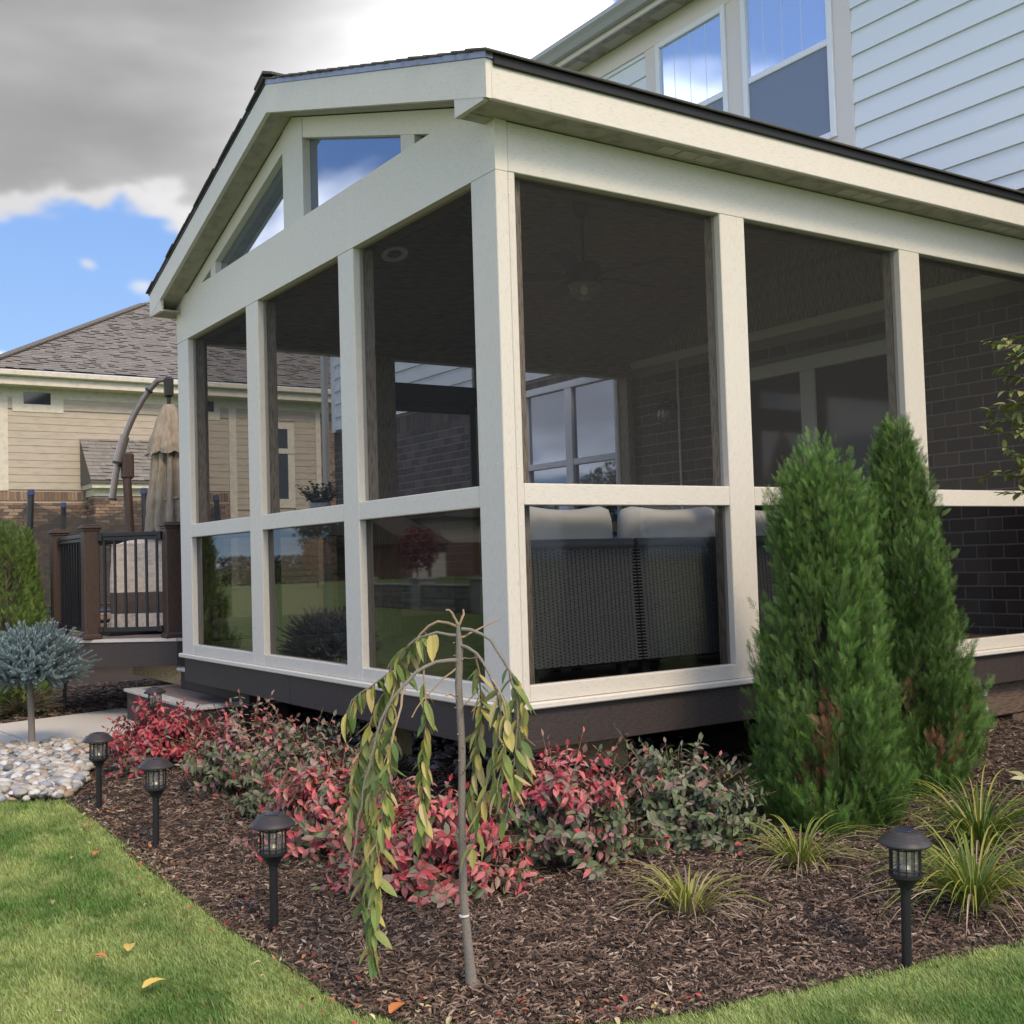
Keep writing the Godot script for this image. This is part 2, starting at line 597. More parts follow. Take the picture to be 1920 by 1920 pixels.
func sheet(poly: PackedVector2Array, cell: float, height: Callable) -> MB:
	var m := MB.new()
	var lo := poly[0]
	var hi := poly[0]
	for p in poly:
		lo = lo.min(p)
		hi = hi.max(p)
	var nx := int((hi.x - lo.x) / cell) + 2
	var nz := int((hi.y - lo.y) / cell) + 2
	var at := {}
	for j in nz:
		for i in nx:
			var x := lo.x + i * cell
			var z := lo.y + j * cell
			if not within(Vector2(x + cell / 2, z + cell / 2), poly):
				continue
			var q: Array[int] = []
			for w: Vector2i in [Vector2i(0, 0), Vector2i(1, 0), Vector2i(1, 1), Vector2i(0, 1)]:
				var key := Vector2i(i, j) + w
				if not at.has(key):
					var px := lo.x + key.x * cell
					var pz := lo.y + key.y * cell
					var e := cell * 0.5
					var hx: float = height.call(px + e, pz) - height.call(px - e, pz)
					var hz: float = height.call(px, pz + e) - height.call(px, pz - e)
					at[key] = m.vert(V(px, height.call(px, pz), pz), V(-hx / cell, 1, -hz / cell).normalized())
				q.append(at[key])
			m.ix.append_array([q[0], q[1], q[2], q[0], q[2], q[3]])
	return m

func tuft(seed_: int, blades: int, high: float, wide: float, spread: float) -> MB:
	var r := RandomNumberGenerator.new()
	r.seed = seed_
	var m := MB.new()
	for k in blades:
		var a := r.randf() * TAU
		var p := V(cos(a), 0, sin(a)) * spread * sqrt(r.randf())
		var b := r.randf() * TAU
		var lean := V(cos(b), 0, sin(b)) * r.randf_range(0.15, 0.95)
		var hh := high * r.randf_range(0.5, 1.1)
		var s := V(-sin(b + 0.5), 0, cos(b + 0.5)) * wide * r.randf_range(0.7, 1.2)
		var mid := p + V(0, hh * 0.6, 0) + lean * hh * 0.3
		var tip := p + V(0, hh * 0.95, 0) + lean * hh * 0.9
		var g := r.randf_range(0.8, 1.2)
		m.col = Color(g * r.randf_range(0.9, 1.15), g, g * 0.9)
		m.quad(p - s * 0.5, p + s * 0.5, mid + s * 0.42, mid - s * 0.42)
		m.tri(mid - s * 0.42, mid + s * 0.42, tip)
	return m

func build_ground() -> void:
	patch.seed = 77
	patch.frequency = 1.0
	patch.fractal_octaves = 3
	lump.seed = 15
	lump.frequency = 1.0
	var lawn := MB.new()
	lawn.quad(V(-420, -0.008, 420), V(420, -0.008, 420), V(420, -0.008, -420), V(-420, -0.008, -420))
	struct("lawn", lawn, M.turf)
	struct("mulch_bed", sheet(bed_edge, 0.06, bed_height), M.soil)
	struct("mulch_bed", sheet(back_edge, 0.12, func(x, z): return 0.006 + 0.03 * absf(lump.get_noise_2d(x * 2, z * 2))), M.soil)
	# path: exposed aggregate slabs with a joint between them
	var pa := Node3D.new()
	pa.name = numbered("garden_path")
	add_child(pa)
	pa.set_meta("kind", "structure")
	var tp := Transform3D(Basis(V(1, 0, 0), V(0, 0, 1), V(0, -1, 0)), V(0, 0.0, 0))
	for half: PackedVector2Array in [PackedVector2Array([Vector2(-8, -1), Vector2(-3, -1), Vector2(-3, 0.93), Vector2(-8, 1.34)]), PackedVector2Array([Vector2(-8, 1.352), Vector2(-3, 0.942), Vector2(-3, 6), Vector2(-8, 6)])]:
		for cut in Geometry2D.intersect_polygons(path_edge, half):
			obj("slab", MB.new().prism(cut, Transform3D(Basis(V(1, 0, 0), V(0, 0, 1), V(0, -1, 0)), V(0, 0.035, 0)), 0.05), M.aggregate, pa)
	# river rocks
	var rb := Node3D.new()
	rb.name = numbered("river_rock_bed")
	add_child(rb)
	rb.set_meta("kind", "structure")
	obj("rock_base", sheet(rock_edge, 0.08, func(_x, _z): return 0.004), M.soil, rb)
	var shapes := []
	for k in 4:
		shapes.append(pebble(500 + k))
	var pal := like(mat("rock", Color.WHITE, 0.6, noise_tex(0.05, 61, [[0.0, 0.8], [0.5, 1.0], [1.0, 1.1]]), V(5, 5, 5)), [lin(0.42, 0.40, 0.365), lin(0.32, 0.295, 0.26), lin(0.20, 0.205, 0.21), lin(0.50, 0.49, 0.475), lin(0.13, 0.137, 0.15), lin(0.28, 0.21, 0.15), lin(0.38, 0.315, 0.27), lin(0.26, 0.275, 0.31)])
	var items := []
	rng.seed = 71
	for k in 2700:
		var p := Vector2(rng.randf_range(-4.86, -2.55), rng.randf_range(0.72, 2.3))
		if not within(p, rock_edge):
			continue
		var s := rng.randf_range(0.022, 0.047)
		var b := Basis(V(0, 1, 0), rng.randf() * TAU) * Basis(V(1, 0, 0), rng.randf_range(-0.4, 0.4))
		items.append([rng.randi() % 4, [0, 0, 1, 1, 2, 3, 3, 4, 5, 6, 7, 0][rng.randi() % 12], Transform3D(b.scaled(Vector3.ONE * s), V(p.x, 0.010 + s * 0.40 + rng.randf() * 0.045, p.y))])
	pieces("rock", "small_rocks", rb, shapes, pal, items, M.stone, 300)

func pebble(seed_: int) -> MB:  # about one unit in radius, flattened
	var r := RandomNumberGenerator.new()
	r.seed = seed_
	var m := MB.new()
	var seg := 8
	var rows := 5
	var f := Vector3(r.randf_range(0.8, 1.25), r.randf_range(0.5, 0.75), r.randf_range(0.7, 0.95))
	var ph := r.randf() * TAU
	for j in rows + 1:
		var a := PI * j / rows - PI / 2
		for i in seg:
			var b := TAU * i / seg
			var p := V(cos(a) * cos(b), sin(a), cos(a) * sin(b))
			var k := 1.0 + 0.10 * sin(2.0 * b + ph) * cos(a) + 0.06 * sin(3 * b - ph) * cos(a)
			m.vert(p * f * k, (p / f).normalized())
	for j in rows:
		for i in seg:
			var q := j * seg + i
			var w := j * seg + (i + 1) % seg
			m.ix.append_array([q, w, w + seg, q, w + seg, q + seg])
	return m

func build_groundcover() -> void:
	# bark mulch
	rng.seed = 5
	var cols: Array[Color] = [Color(0.112, 0.071, 0.052), Color(0.066, 0.043, 0.032), Color(0.16, 0.106, 0.079), Color(0.036, 0.025, 0.019), Color(0.25, 0.18, 0.135), Color(0.125, 0.083, 0.062)]
	var sets := []
	for k in 4:
		sets.append([[] as Array[Transform3D], [] as Array[Color]])
	var n := 0
	while n < 520000:
		var p := Vector2(rng.randf_range(-4.9, 2.35), rng.randf_range(-4.7, 1.5))
		var far := Vector2(EYE.x, EYE.z).distance_to(p)
		n += 1
		if rng.randf() > clampf(9.0 / (far * far), 0.06, 1.0) or not within(p, bed_edge):
			continue
		if p.x < -0.6 and p.y < -0.7:
			continue
		var s := rng.randf_range(0.30, 0.92) * (1.0 + far * 0.04)
		var b := Basis(V(0, 1, 0), rng.randf() * TAU) * Basis(V(1, 0, 0), rng.randf_range(-0.55, 0.55)) * Basis(V(0, 0, 1), rng.randf_range(-0.5, 0.5))
		var c := cols[rng.randi() % 6] * rng.randf_range(0.7, 1.35)
		if rng.randf() < 0.012:
			c = Color(0.40, 0.33, 0.26)
		var t: Array = sets[rng.randi() % 4]
		t[0].append(Transform3D(b.scaled(V(s, s, s)), V(p.x, bed_height(p.x, p.y) + rng.randf_range(0.0, 0.016), p.y)))
		t[1].append(c)
	for k in 6000:  # behind the path
		var p := Vector2(rng.randf_range(-9.5, -5.3), rng.randf_range(-2.5, 2.5))
		if not within(p, back_edge):
			continue
		var b := Basis(V(0, 1, 0), rng.randf() * TAU) * Basis(V(1, 0, 0), rng.randf_range(-0.5, 0.5))
		var t: Array = sets[rng.randi() % 4]
		t[0].append(Transform3D(b.scaled(Vector3.ONE * 1.7), V(p.x, 0.035, p.y)))
		t[1].append(cols[rng.randi() % 6])
	for k in 4:
		var r := RandomNumberGenerator.new()
		r.seed = 90 + k
		var m := MB.new()
		for j in [1, 1, 3, 4][k]:
			var ln := r.randf_range(0.013, 0.024) if k < 2 else r.randf_range(0.008, 0.018)
			var w := r.randf_range(0.003, 0.0055) if k < 2 else r.randf_range(0.001, 0.0022)
			var o := V(r.randf_range(-0.012, 0.012), 0, r.randf_range(-0.012, 0.012)) * (0.0 if k < 2 else 1.0)
			var an := r.randf_range(-0.9, 0.9)
			var bs := Basis(V(0, 1, 0), an) * Basis(V(0, 0, 1), r.randf_range(-0.25, 0.25))
			var pts: Array[Vector3] = []
			for e: Vector3 in [V(-ln, 0, -w), V(-ln * 0.2, 0.001, -w * 1.1), V(ln, 0.0, -w * 0.5), V(ln * 0.9, 0, w * 0.5), V(-ln * 0.1, 0.0014, w * 1.0), V(-ln * 0.95, 0, w * 0.7)]:
				pts.append(bs * e + o)
			m.quad(pts[0], pts[5], pts[4], pts[1])
			m.quad(pts[1], pts[4], pts[3], pts[2])
			var dn := V(0, -0.004, 0)
			for e in 6:
				m.quad(pts[e] + dn, pts[(e + 1) % 6] + dn, pts[(e + 1) % 6], pts[e])
		scatter("bark_mulch", m.mesh(), M.chips, sets[k][0], sets[k][1])
	# dark stones under the porch
	var where: Array[Transform3D] = []
	var cc: Array[Color] = []
	for k in 5200:
		var p := V(rng.randf_range(-4.7, -0.35), 0.03, rng.randf_range(-3.2, -0.55))
		var s := rng.randf_range(0.018, 0.036)
		where.append(Transform3D(Basis(V(0, 1, 0), rng.randf() * TAU).scaled(Vector3.ONE * s), p + V(0, rng.randf() * 0.05, 0)))
		var g := rng.randf_range(0.10, 0.30)
		cc.append(Color(g, g * 1.02, g * 1.08))
	scatter("gravel", pebble(3).mesh(), M.stone, where, cc)
	# grass
	var gs := []
	for k in 3:
		gs.append([[] as Array[Transform3D], [] as Array[Color]])
	for k in 420000:
		var p := Vector2(rng.randf_range(-5.0, 3.3), rng.randf_range(-1.6, 3.2))
		if p.x < 1.0 and p.y < 1.3:
			continue
		var far := Vector2(EYE.x, EYE.z).distance_to(p)
		if far < 1.3 or rng.randf() > clampf(10.0 / (far * far), 0.12, 1.0):
			continue
		var out := to_edge(p, bed_edge)
		if within(p, bed_edge):
			if out > 0.035 or rng.randf() < 0.5:
				continue
		if within(p, rock_edge) and to_edge(p, rock_edge) > 0.03:
			continue
		if p.x < -4.8:
			continue
		var q := patch.get_noise_2d(p.x * 1.1 + 3.0, p.y * 1.5)
		var q2 := patch.get_noise_2d(p.x * 4.0, p.y * 4.0 + 9.0)
		var dry := clampf(0.46 + q * 1.5 + q2 * 0.5, 0.0, 1.0)
		dry = maxf(dry, 0.85 * (1.0 - smoothstep(0.02, 0.30, out)) + q2 * 0.3)
		var c := Color(0.135, 0.245, 0.062).lerp(Color(0.40, 0.475, 0.19), clampf(dry, 0, 1)) * rng.randf_range(0.75, 1.25)
		if rng.randf() < 0.06:
			c = Color(0.30, 0.26, 0.13)
		var s := rng.randf_range(0.75, 1.25) * (1.0 + far * 0.04)
		var t: Array = gs[rng.randi() % 3]
		t[0].append(Transform3D((Basis(V(0, 1, 0), rng.randf() * TAU)).scaled(V(s, s * (0.8 if out < 0.1 else 1.0), s)), V(p.x, -0.01, p.y)))
		t[1].append(c)
	for k in 3:
		scatter("grass", tuft(300 + k, 12, 0.034, 0.0021, 0.022).mesh(), M.blade, gs[k][0], gs[k][1])

# ---------------------------------------------------------------- buildings
# bricks of a wall in its own axes: u runs along it, y up, w out of it
func lay_bricks(origin: Vector3, along: Vector3, width: float, y0: float, y1: float, size: Vector3, gap: float, holes: Array, n_pal: int, items: Array) -> void:
	var out := along.cross(Vector3.UP).normalized()
	var bs := Basis(along, Vector3.UP, out)
	var course := 0
	var y := y0
	while y + size.y <= y1 + 0.02:
		var u := -(size.x + gap) * (0.5 if course % 2 == 1 else 0.0)
		while u < width:
			var a := maxf(u, 0.0)
			var b := minf(u + size.x, width)
			for h: Rect2 in holes:
				if y + size.y > h.position.y and y < h.end.y and b > h.position.x and a < h.end.x:
					if a >= h.position.x and b <= h.end.x:
						b = a
					elif a < h.position.x:
						b = h.position.x
					else:
						a = h.end.x
			if b - a > 0.03:
				var k := rng.randi() % n_pal
				var t := Transform3D(bs.scaled_local(V((b - a) / size.x, 1, 1)), origin + along * (a + b) / 2 + V(0, y + size.y / 2, 0) + out * rng.randf_range(-0.0015, 0.0015))
				items.append([0, k, t])
			u += size.x + gap
		y += size.y + gap
		course += 1

func lap_siding(parent: Node3D, m: Material, origin: Vector3, along: Vector3, spans: Array, y0: float, y1: float, exposure: float, bed: float = 0.022) -> void:
	var out := along.cross(Vector3.UP).normalized()
	var y := y0
	while y < y1 - 0.02:
		var h := minf(exposure, y1 - y)
		for s: Array in spans:
			if y + h * 0.5 < s[2] or y + h * 0.5 > s[3]:
				continue
			var lo: float = maxf(y, s[2])
			var hi: float = minf(y + h, s[3])
			var b := MB.new()
			var pr := PackedVector2Array([Vector2(0, 0), Vector2(bed + 0.009, 0), Vector2(0.010, hi - lo), Vector2(0, hi - lo)])
			var t := Transform3D(Basis(out, Vector3.UP, -along), origin + along * s[1] + V(0, lo, 0))
			b.prism(pr, t, s[1] - s[0])
			obj("siding_board", b, m, parent)
		y += exposure

func window_unit(parent: Node3D, x0: float, x1: float, y0: float, y1: float, z: float, rail: float, glass_up: Material, glass_low: Material, fr: Material, f := 0.07, mull := -99.0, mw := 0.12) -> void:
	var w := obj("window", MB.new().span(V(x0, y0, z - 0.03), V(x0 + f, y1, z + 0.045), 0.006).span(V(x1 - f, y0, z - 0.03), V(x1, y1, z + 0.045), 0.006).span(V(x0 + f, y1 - f, z - 0.03), V(x1 - f, y1, z + 0.043), 0.006).span(V(x0 + f, y0, z - 0.03), V(x1 - f, y0 + f, z + 0.043), 0.006), fr, parent)
	var cells := [[x0 + f, x1 - f]]
	if mull > -90.0:
		obj("mullion", MB.new().span(V(mull - mw / 2, y0 + f, z - 0.03), V(mull + mw / 2, y1 - f, z + 0.040), 0.005), fr, w)
		cells = [[x0 + f, mull - mw / 2], [mull + mw / 2, x1 - f]]
	for c: Array in cells:
		obj("meeting_rail", MB.new().span(V(c[0], rail - 0.035, z - 0.02), V(c[1], rail + 0.035, z + 0.034), 0.005), fr, w)
		obj("pane", MB.new().span(V(c[0], rail + 0.03, z - 0.012), V(c[1], y1 - f, z + 0.002)), glass_up, w)
		obj("pane", MB.new().span(V(c[0], y0 + f, z - 0.012), V(c[1], rail - 0.03, z - 0.004)), glass_low, w)

func build_house() -> void:
	var h := thing("brick_house", "two storey house with blue grey lap siding over dark brick behind the porch", "house", V(-4.7, 0, -4.72))
	var o := -h.position
	var Z := -4.72
	var g := Node3D.new()  # build in world axes under a part that stands at the origin
	var W := func(mb: MB) -> MB:
		return MB.new().add(mb, Transform3D(Basis.IDENTITY, o))
	obj("wall", W.call(MB.new().span(V(-11.84, -0.1, -13.0), V(2.4, 6.7, Z - 0.008))), M.mortar, h)
	# bricks
	rng.seed = 22
	var size := V(0.211, 0.0905, 0.05)
	var shapes := [MB.new().box(Vector3.ZERO, size, 0.004), MB.new().box(Vector3.ZERO, V(0.0935, 0.225, 0.05), 0.004)]
	var pal := like(M.brick, [lin(0.105, 0.083, 0.080), lin(0.118, 0.092, 0.086), lin(0.092, 0.075, 0.074), lin(0.135, 0.108, 0.098), lin(0.10, 0.083, 0.084), lin(0.155, 0.130, 0.117), lin(0.088, 0.070, 0.068)])
	var items := []
	var oo := V(-11.85, 0, Z - 0.0275) + o
	lay_bricks(oo, V(1, 0, 0), 12.4, 0.02, 3.16, size, 0.0115, [Rect2(-6.62 + 11.85, 0.8, 1.86, 2.6), Rect2(-3.2 + 11.85, 0.6, 2.06, 2.45)], 7, items)
	var u := -11.80
	while u < -4.9:
		items.append([1, rng.randi() % 7, Transform3D(Basis.IDENTITY, V(u, 3.285, Z - 0.0265) + o)])
		u += 0.102
	pieces("brick", "brickwork", h, shapes, pal, items, M.tint_brick, 300)
	# siding above the bricks, beige trim, frieze
	lap_siding(h, M.siding, V(0, 0, Z) + o, V(1, 0, 0), [[-11.72, -4.9, 3.40, 6.48], [-4.9, -4.22, 4.4, 6.48], [-1.65, 2.3, 3.9, 6.48]], 3.43, 6.48, 0.2)
	obj("corner_board", W.call(MB.new().span(V(-11.86, 3.40, Z - 0.02), V(-11.72, 6.5, Z + 0.03), 0.004)), M.siding, h)
	obj("frieze_board", W.call(MB.new().span(V(-11.9, 6.48, Z - 0.02), V(2.4, 6.69, Z + 0.034), 0.004)), M.beige_trim, h)
	for q: Array in [[-4.22, -4.05], [-3.07, -2.87], [-1.83, -1.65]]:
		obj("trim_board", W.call(MB.new().span(V(q[0], 4.63, Z - 0.02), V(q[1], 6.48, Z + 0.030), 0.004)), M.beige_trim, h)
	obj("trim_board", W.call(MB.new().span(V(-4.22, 4.45, Z - 0.02), V(-1.65, 4.63, Z + 0.028), 0.004)), M.beige_trim, h)
	for q: Array in [[-4.05, -3.07], [-2.87, -1.83]]:
		obj("trim_board", W.call(MB.new().span(V(q[0], 4.63, Z - 0.02), V(q[1], 4.81, Z + 0.029), 0.004)), M.beige_trim, h)
		var wn := Node3D.new()
		var w := obj("window", W.call(MB.new().span(V(q[0], 4.81, Z), V(q[0] + 0.06, 6.48, Z + 0.05), 0.006).span(V(q[1] - 0.06, 4.81, Z), V(q[1], 6.48, Z + 0.05), 0.006).span(V(q[0] + 0.06, 6.42, Z), V(q[1] - 0.06, 6.48, Z + 0.048), 0.006).span(V(q[0] + 0.06, 4.81, Z), V(q[1] - 0.06, 4.87, Z + 0.048), 0.006)), M.vinyl, h)
		wn.free()
		obj("meeting_rail", W.call(MB.new().span(V(q[0] + 0.06, 5.615, Z), V(q[1] - 0.06, 5.675, Z + 0.040), 0.006)), M.vinyl, w)
		obj("pane", W.call(MB.new().span(V(q[0] + 0.06, 5.67, Z), V(q[1] - 0.06, 6.42, Z + 0.020))), M.window_pane, w)
		obj("insect_screen", W.call(MB.new().span(V(q[0] + 0.06, 4.87, Z), V(q[1] - 0.06, 5.62, Z + 0.026))), M.window_screen, w)
		for k in 3:
			var bx: float = q[0] + 0.25 + k * 0.22
			obj("glazing_line", W.call(MB.new().span(V(bx, 5.68, Z + 0.0195), V(bx + 0.004, 6.41, Z + 0.0215))), M.blind, w)
	# eave
	obj("soffit", W.call(MB.new().span(V(-12.3, 6.69, Z - 0.05), V(2.6, 6.71, -4.43))), M.soffit, h)
	for k in 6:
		obj("soffit_vent", W.call(MB.new().span(V(-6.2 + k * 0.75, 6.686, -4.66), V(-5.85 + k * 0.75, 6.692, -4.52))), M.vent, h)
	obj("fascia", W.call(MB.new().span(V(-12.3, 6.67, -4.43), V(2.6, 6.86, -4.40), 0.004)), M.beige_trim, h)
	var gp := PackedVector2Array([Vector2(0, 0), Vector2(0.07, 0.0), Vector2(0.10, 0.05), Vector2(0.135, 0.09), Vector2(0.135, 0.135), Vector2(0.122, 0.135), Vector2(0.118, 0.10), Vector2(0.06, 0.012), Vector2(0.008, 0.012), Vector2(0.008, 0.135), Vector2(0, 0.135)])
	obj("gutter", W.call(MB.new().prism(gp, Transform3D(Basis(V(0, 0, 1), V(0, 1, 0), V(-1, 0, 0)), V(2.6, 6.72, -4.40)), 14.9)), M.gutter, h)
	obj("roof", W.call(MB.new().prism(PackedVector2Array([Vector2(4.30, 6.86), Vector2(9.2, 9.4), Vector2(14.2, 6.86), Vector2(14.2, 6.80), Vector2(4.30, 6.80)]), Transform3D(Basis(V(0, 0, -1), V(0, 1, 0), V(1, 0, 0)), V(-12.4, 0, 0)), 15.1)), M.shingle, h)
	obj("downspout", W.call(MB.new().span(V(-12.06, 0.1, Z + 0.03), V(-11.95, 6.66, Z + 0.11), 0.012)), M.gutter, h)
	# ground floor window west of the porch, sliding door inside it
	window_unit_at(h, o)
	var d := obj("sliding_door", W.call(MB.new().span(V(-3.16, 0.70, Z - 0.01), V(-3.04, 2.90, Z + 0.05), 0.006).span(V(-1.30, 0.70, Z - 0.01), V(-1.18, 2.90, Z + 0.05), 0.006).span(V(-3.16, 2.90, Z - 0.01), V(-1.18, 3.02, Z + 0.05), 0.006).span(V(-3.04, 0.66, Z - 0.01), V(-1.30, 0.74, Z + 0.05), 0.006)), M.vinyl_dim, h)
	obj("mullion", W.call(MB.new().span(V(-2.36, 0.74, Z - 0.01), V(-2.27, 2.90, Z + 0.02), 0.004).span(V(-2.265, 0.74, Z - 0.01), V(-2.19, 2.90, Z + 0.04), 0.004)), M.vinyl_dim, d)
	obj("pane", W.call(MB.new().span(V(-3.04, 0.74, Z - 0.004), V(-2.36, 2.90, Z + 0.004))), M.dark_glass, d)
	obj("pane", W.call(MB.new().span(V(-2.19, 0.74, Z - 0.003), V(-1.30, 2.90, Z + 0.012))), M.dark_glass, d)
	obj("conduit", W.call(MB.new().bar(V(-3.92, 0.7, Z + 0.016), V(-3.92, 3.27, Z + 0.016), 0.012)), M.vinyl_dim, h)
	# the wooden gable end of the porch room, above the bricks
	obj("ledger_board", W.call(MB.new().span(V(-4.70, 3.262, Z - 0.01), V(-0.08, 3.345, Z + 0.032), 0.004)), M.vinyl_dim, h)
	var x := -4.6
	while x < -0.2:
		var top := 3.33 + 0.32 * minf(-x, x + 4.74)
		if top > 3.38:
			obj("plank", W.call(MB.new().span(V(x, 3.345, Z - 0.01), V(x + 0.132, top, Z + 0.016 + 0.003 * (int(x * 31) % 2)), 0.004)), M.cedar_y, h)
		x += 0.136
	g.free()

func window_unit_at(h: Node3D, o: Vector3) -> void:
	var Z := -4.72
	var sh := Node3D.new()
	sh.free()
	var before := h.get_child_count()
	window_unit(h, -6.58, -4.80, 0.85, 3.31, Z + 0.012, 2.40, M.mirror_pane, M.mirror_pane, M.vinyl, 0.08, -5.69, 0.13)
	var w := h.get_child(before) as Node3D
	w.position = o

func build_lantern() -> void:
	var l := thing("wall_lantern", "small caged wall lantern on the dark brick beside the sliding door", "lantern", V(-4.02, 2.62, -4.72))
	obj("back_plate", MB.new().lathe(PackedVector2Array([Vector2(0.055, 0), Vector2(0.055, 0.02), Vector2(0.04, 0.03), Vector2(0, 0.03)]), 16, Transform3D(Basis(V(1, 0, 0), PI / 2), V(0, 0.2, 0))), M.dark_bronze, l)
	obj("arm", MB.new().tube(PackedVector3Array([V(0, 0.2, 0.02), V(0, 0.26, 0.06), V(0, 0.27, 0.11), V(0, 0.22, 0.13)]), PackedFloat32Array([0.010]), 8), M.dark_bronze, l)
	obj("shade", MB.new().lathe(PackedVector2Array([Vector2(0.05, 0.16), Vector2(0.09, 0.165), Vector2(0.085, 0.18), Vector2(0.03, 0.22), Vector2(0, 0.225)]), 20, Transform3D(Basis.IDENTITY, V(0, 0, 0.13))), M.dark_bronze, l)
	obj("globe", MB.new().lathe(PackedVector2Array([Vector2(0, 0.03), Vector2(0.04, 0.04), Vector2(0.062, 0.08), Vector2(0.058, 0.13), Vector2(0.045, 0.165)]), 20, Transform3D(Basis.IDENTITY, V(0, 0, 0.13))), M.lamp_glass, l)
	obj("bulb", MB.new().lathe(PackedVector2Array([Vector2(0, 0.07), Vector2(0.022, 0.085), Vector2(0.024, 0.11), Vector2(0.012, 0.15)]), 14, Transform3D(Basis.IDENTITY, V(0, 0, 0.13))), M.blind, l)
	var cage := MB.new()
	for k in 6:
		var a := TAU * k / 6
		var r := V(cos(a), 0, sin(a))
		cage.tube(PackedVector3Array([r * 0.07 + V(0, 0.165, 0.13), r * 0.076 + V(0, 0.09, 0.13), r * 0.05 + V(0, 0.03, 0.13), V(0, 0.015, 0.13)]), PackedFloat32Array([0.003]), 5)
	obj("cage", cage, M.dark_bronze, l)

func build_neighbour() -> void:
	var X := -24.9
	var h := thing("neighbour_house", "tan house with lap siding over brick and grey hip roof beyond the deck", "house", V(X, 0, -8))
	var o := -h.position
	var W := func(mb: MB) -> MB:
		return MB.new().add(mb, Transform3D(Basis.IDENTITY, o))
	obj("wall", W.call(MB.new().span(V(-38, -0.1, -20.0), V(X - 0.012, 6.02, -2.1))), M.neighbour_mortar, h)
	# siding: the spans are along +z -> -z, so u = -z
	lap_siding(h, M.tan_siding, V(X, 0, 0) + o, V(0, 0, -1), [[2.32, 4.3, 3.36, 5.30], [3.60, 7.07, 5.28, 5.80], [4.3, 7.80, 3.36, 5.28], [8.0, 9.02, 2.9, 5.62], [9.66, 10.30, 2.9, 5.62], [8.0, 10.3, 0.8, 2.9], [2.32, 2.42, 5.28, 5.80], [7.56, 7.80, 5.28, 5.80], [9.02, 9.66, 5.29, 5.62], [10.7, 20, 0.8, 5.6]], 0.9, 5.82, 0.178, 0.012)
	obj("corner_board", W.call(MB.new().span(V(X - 0.02, 3.36, -2.32), V(X + 0.03, 5.84, -2.08))), M.cream_trim, h)
	obj("frieze_board", W.call(MB.new().span(V(X - 0.02, 5.62, -20), V(X + 0.026, 5.86, -2.08))), M.cream_trim, h)
	for q: Array in [[7.80, 8.0], [10.30, 10.45]]:
		obj("trim_board", W.call(MB.new().span(V(X - 0.02, 0.8, -q[1]), V(X + 0.032, 5.62, -q[0]))), M.cream_trim, h)
	# small square windows under the eave, tall window
	for q: Array in [[2.42, 3.60, 2.68, 3.30, 5.28, 5.80, 5.47, 5.76], [7.07, 7.56, 7.0, 7.40, 5.28, 5.8, 5.5, 5.78], [9.02, 9.66, 9.0, 9.46, 2.95, 5.29, 3.2, 5.12]]:
		var w := obj("window", W.call(MB.new().span(V(X - 0.02, q[4], -q[1]), V(X + 0.03, q[5], -q[0]))), M.cream_trim, h)
		obj("pane", W.call(MB.new().span(V(X - 0.02, q[6], -q[3]), V(X + 0.036, q[7], -q[2]))), M.dark_glass, w)
		if q[4] < 4.0:
			obj("meeting_rail", W.call(MB.new().span(V(X, 4.44, -q[1]), V(X + 0.05, 4.58, -q[0]))), M.cream_trim, w)
	# bricks at the foot and the far corner
	rng.seed = 31
	var bm := MB.new()
	var items := []
	lay_bricks(V(X, 0, -2.1) + o, V(0, 0, -1), 5.7, 0.0, 3.10, V(0.21, 0.065, 0.05), 0.012, [], 5, items)
	lay_bricks(V(X, 0, -10.45) + o, V(0, 0, -1), 0.9, 0.0, 5.6, V(0.21, 0.065, 0.05), 0.012, [], 5, items)
	lay_bricks(V(X + 0.75, 0, -4.15) + o, V(0, 0, -1), 2.2, 0.0, 3.2, V(0.21, 0.065, 0.05), 0.012, [], 5, items)
	lay_bricks(V(X, 0, -4.15) + o, V(1, 0, 0), 0.75, 0.0, 3.2, V(0.21, 0.065, 0.05), 0.012, [], 5, items)
	var bricks := [Color(0.22, 0.135, 0.10), Color(0.26, 0.17, 0.13), Color(0.16, 0.11, 0.09), Color(0.30, 0.21, 0.16), Color(0.12, 0.09, 0.08)]
	var one := MB.new().box(Vector3.ZERO, V(0.21, 0.065, 0.05))
	for it in items:
		bm.add(one, it[2], bricks[it[1]])
	var z := -2.15
	while z > -7.8:
		bm.add(MB.new().box(Vector3.ZERO, V(0.05, 0.21, 0.065)), Transform3D(Basis.IDENTITY, V(X, 3.235, z) + o), bricks[rng.randi() % 4])
		z -= 0.078
	obj("brickwork", bm, M.tint_brick, h, "stuff")
	# bump-out with its own little roof
	obj("bay", W.call(MB.new().span(V(X, -0.1, -6.34), V(X + 0.74, 3.24, -4.16))), M.neighbour_mortar, h)
	obj("bay_trim", W.call(MB.new().span(V(X, 3.20, -6.5), V(X + 0.80, 3.38, -4.10)).span(V(X, 3.38, -6.55), V(X + 0.98, 3.56, -4.02))), M.cream_trim, h)
	var eaves := [[V(X + 1.02, 3.56, -3.98), V(X + 1.02, 3.56, -6.6), V(X, 4.70, -6.3), V(X, 4.70, -4.0)]]
	var roof := MB.new()
	roof.prism(PackedVector2Array([Vector2(0, 3.50), Vector2(1.04, 3.50), Vector2(1.04, 3.56), Vector2(0, 4.66)]), Transform3D(Basis(V(1, 0, 0), V(0, 1, 0), V(0, 0, 1)), V(X, 0, -6.6)), 2.62)
	obj("bay_roof", W.call(roof), M.neighbour_roof, h)
	var tabs := MB.new()
	shingle_slope(tabs, V(X + 1.05, 3.565, -3.97), V(0, 0, -1), 2.64, V(-1.04, 1.10, 0), 1.49, 0.0, 0.0)
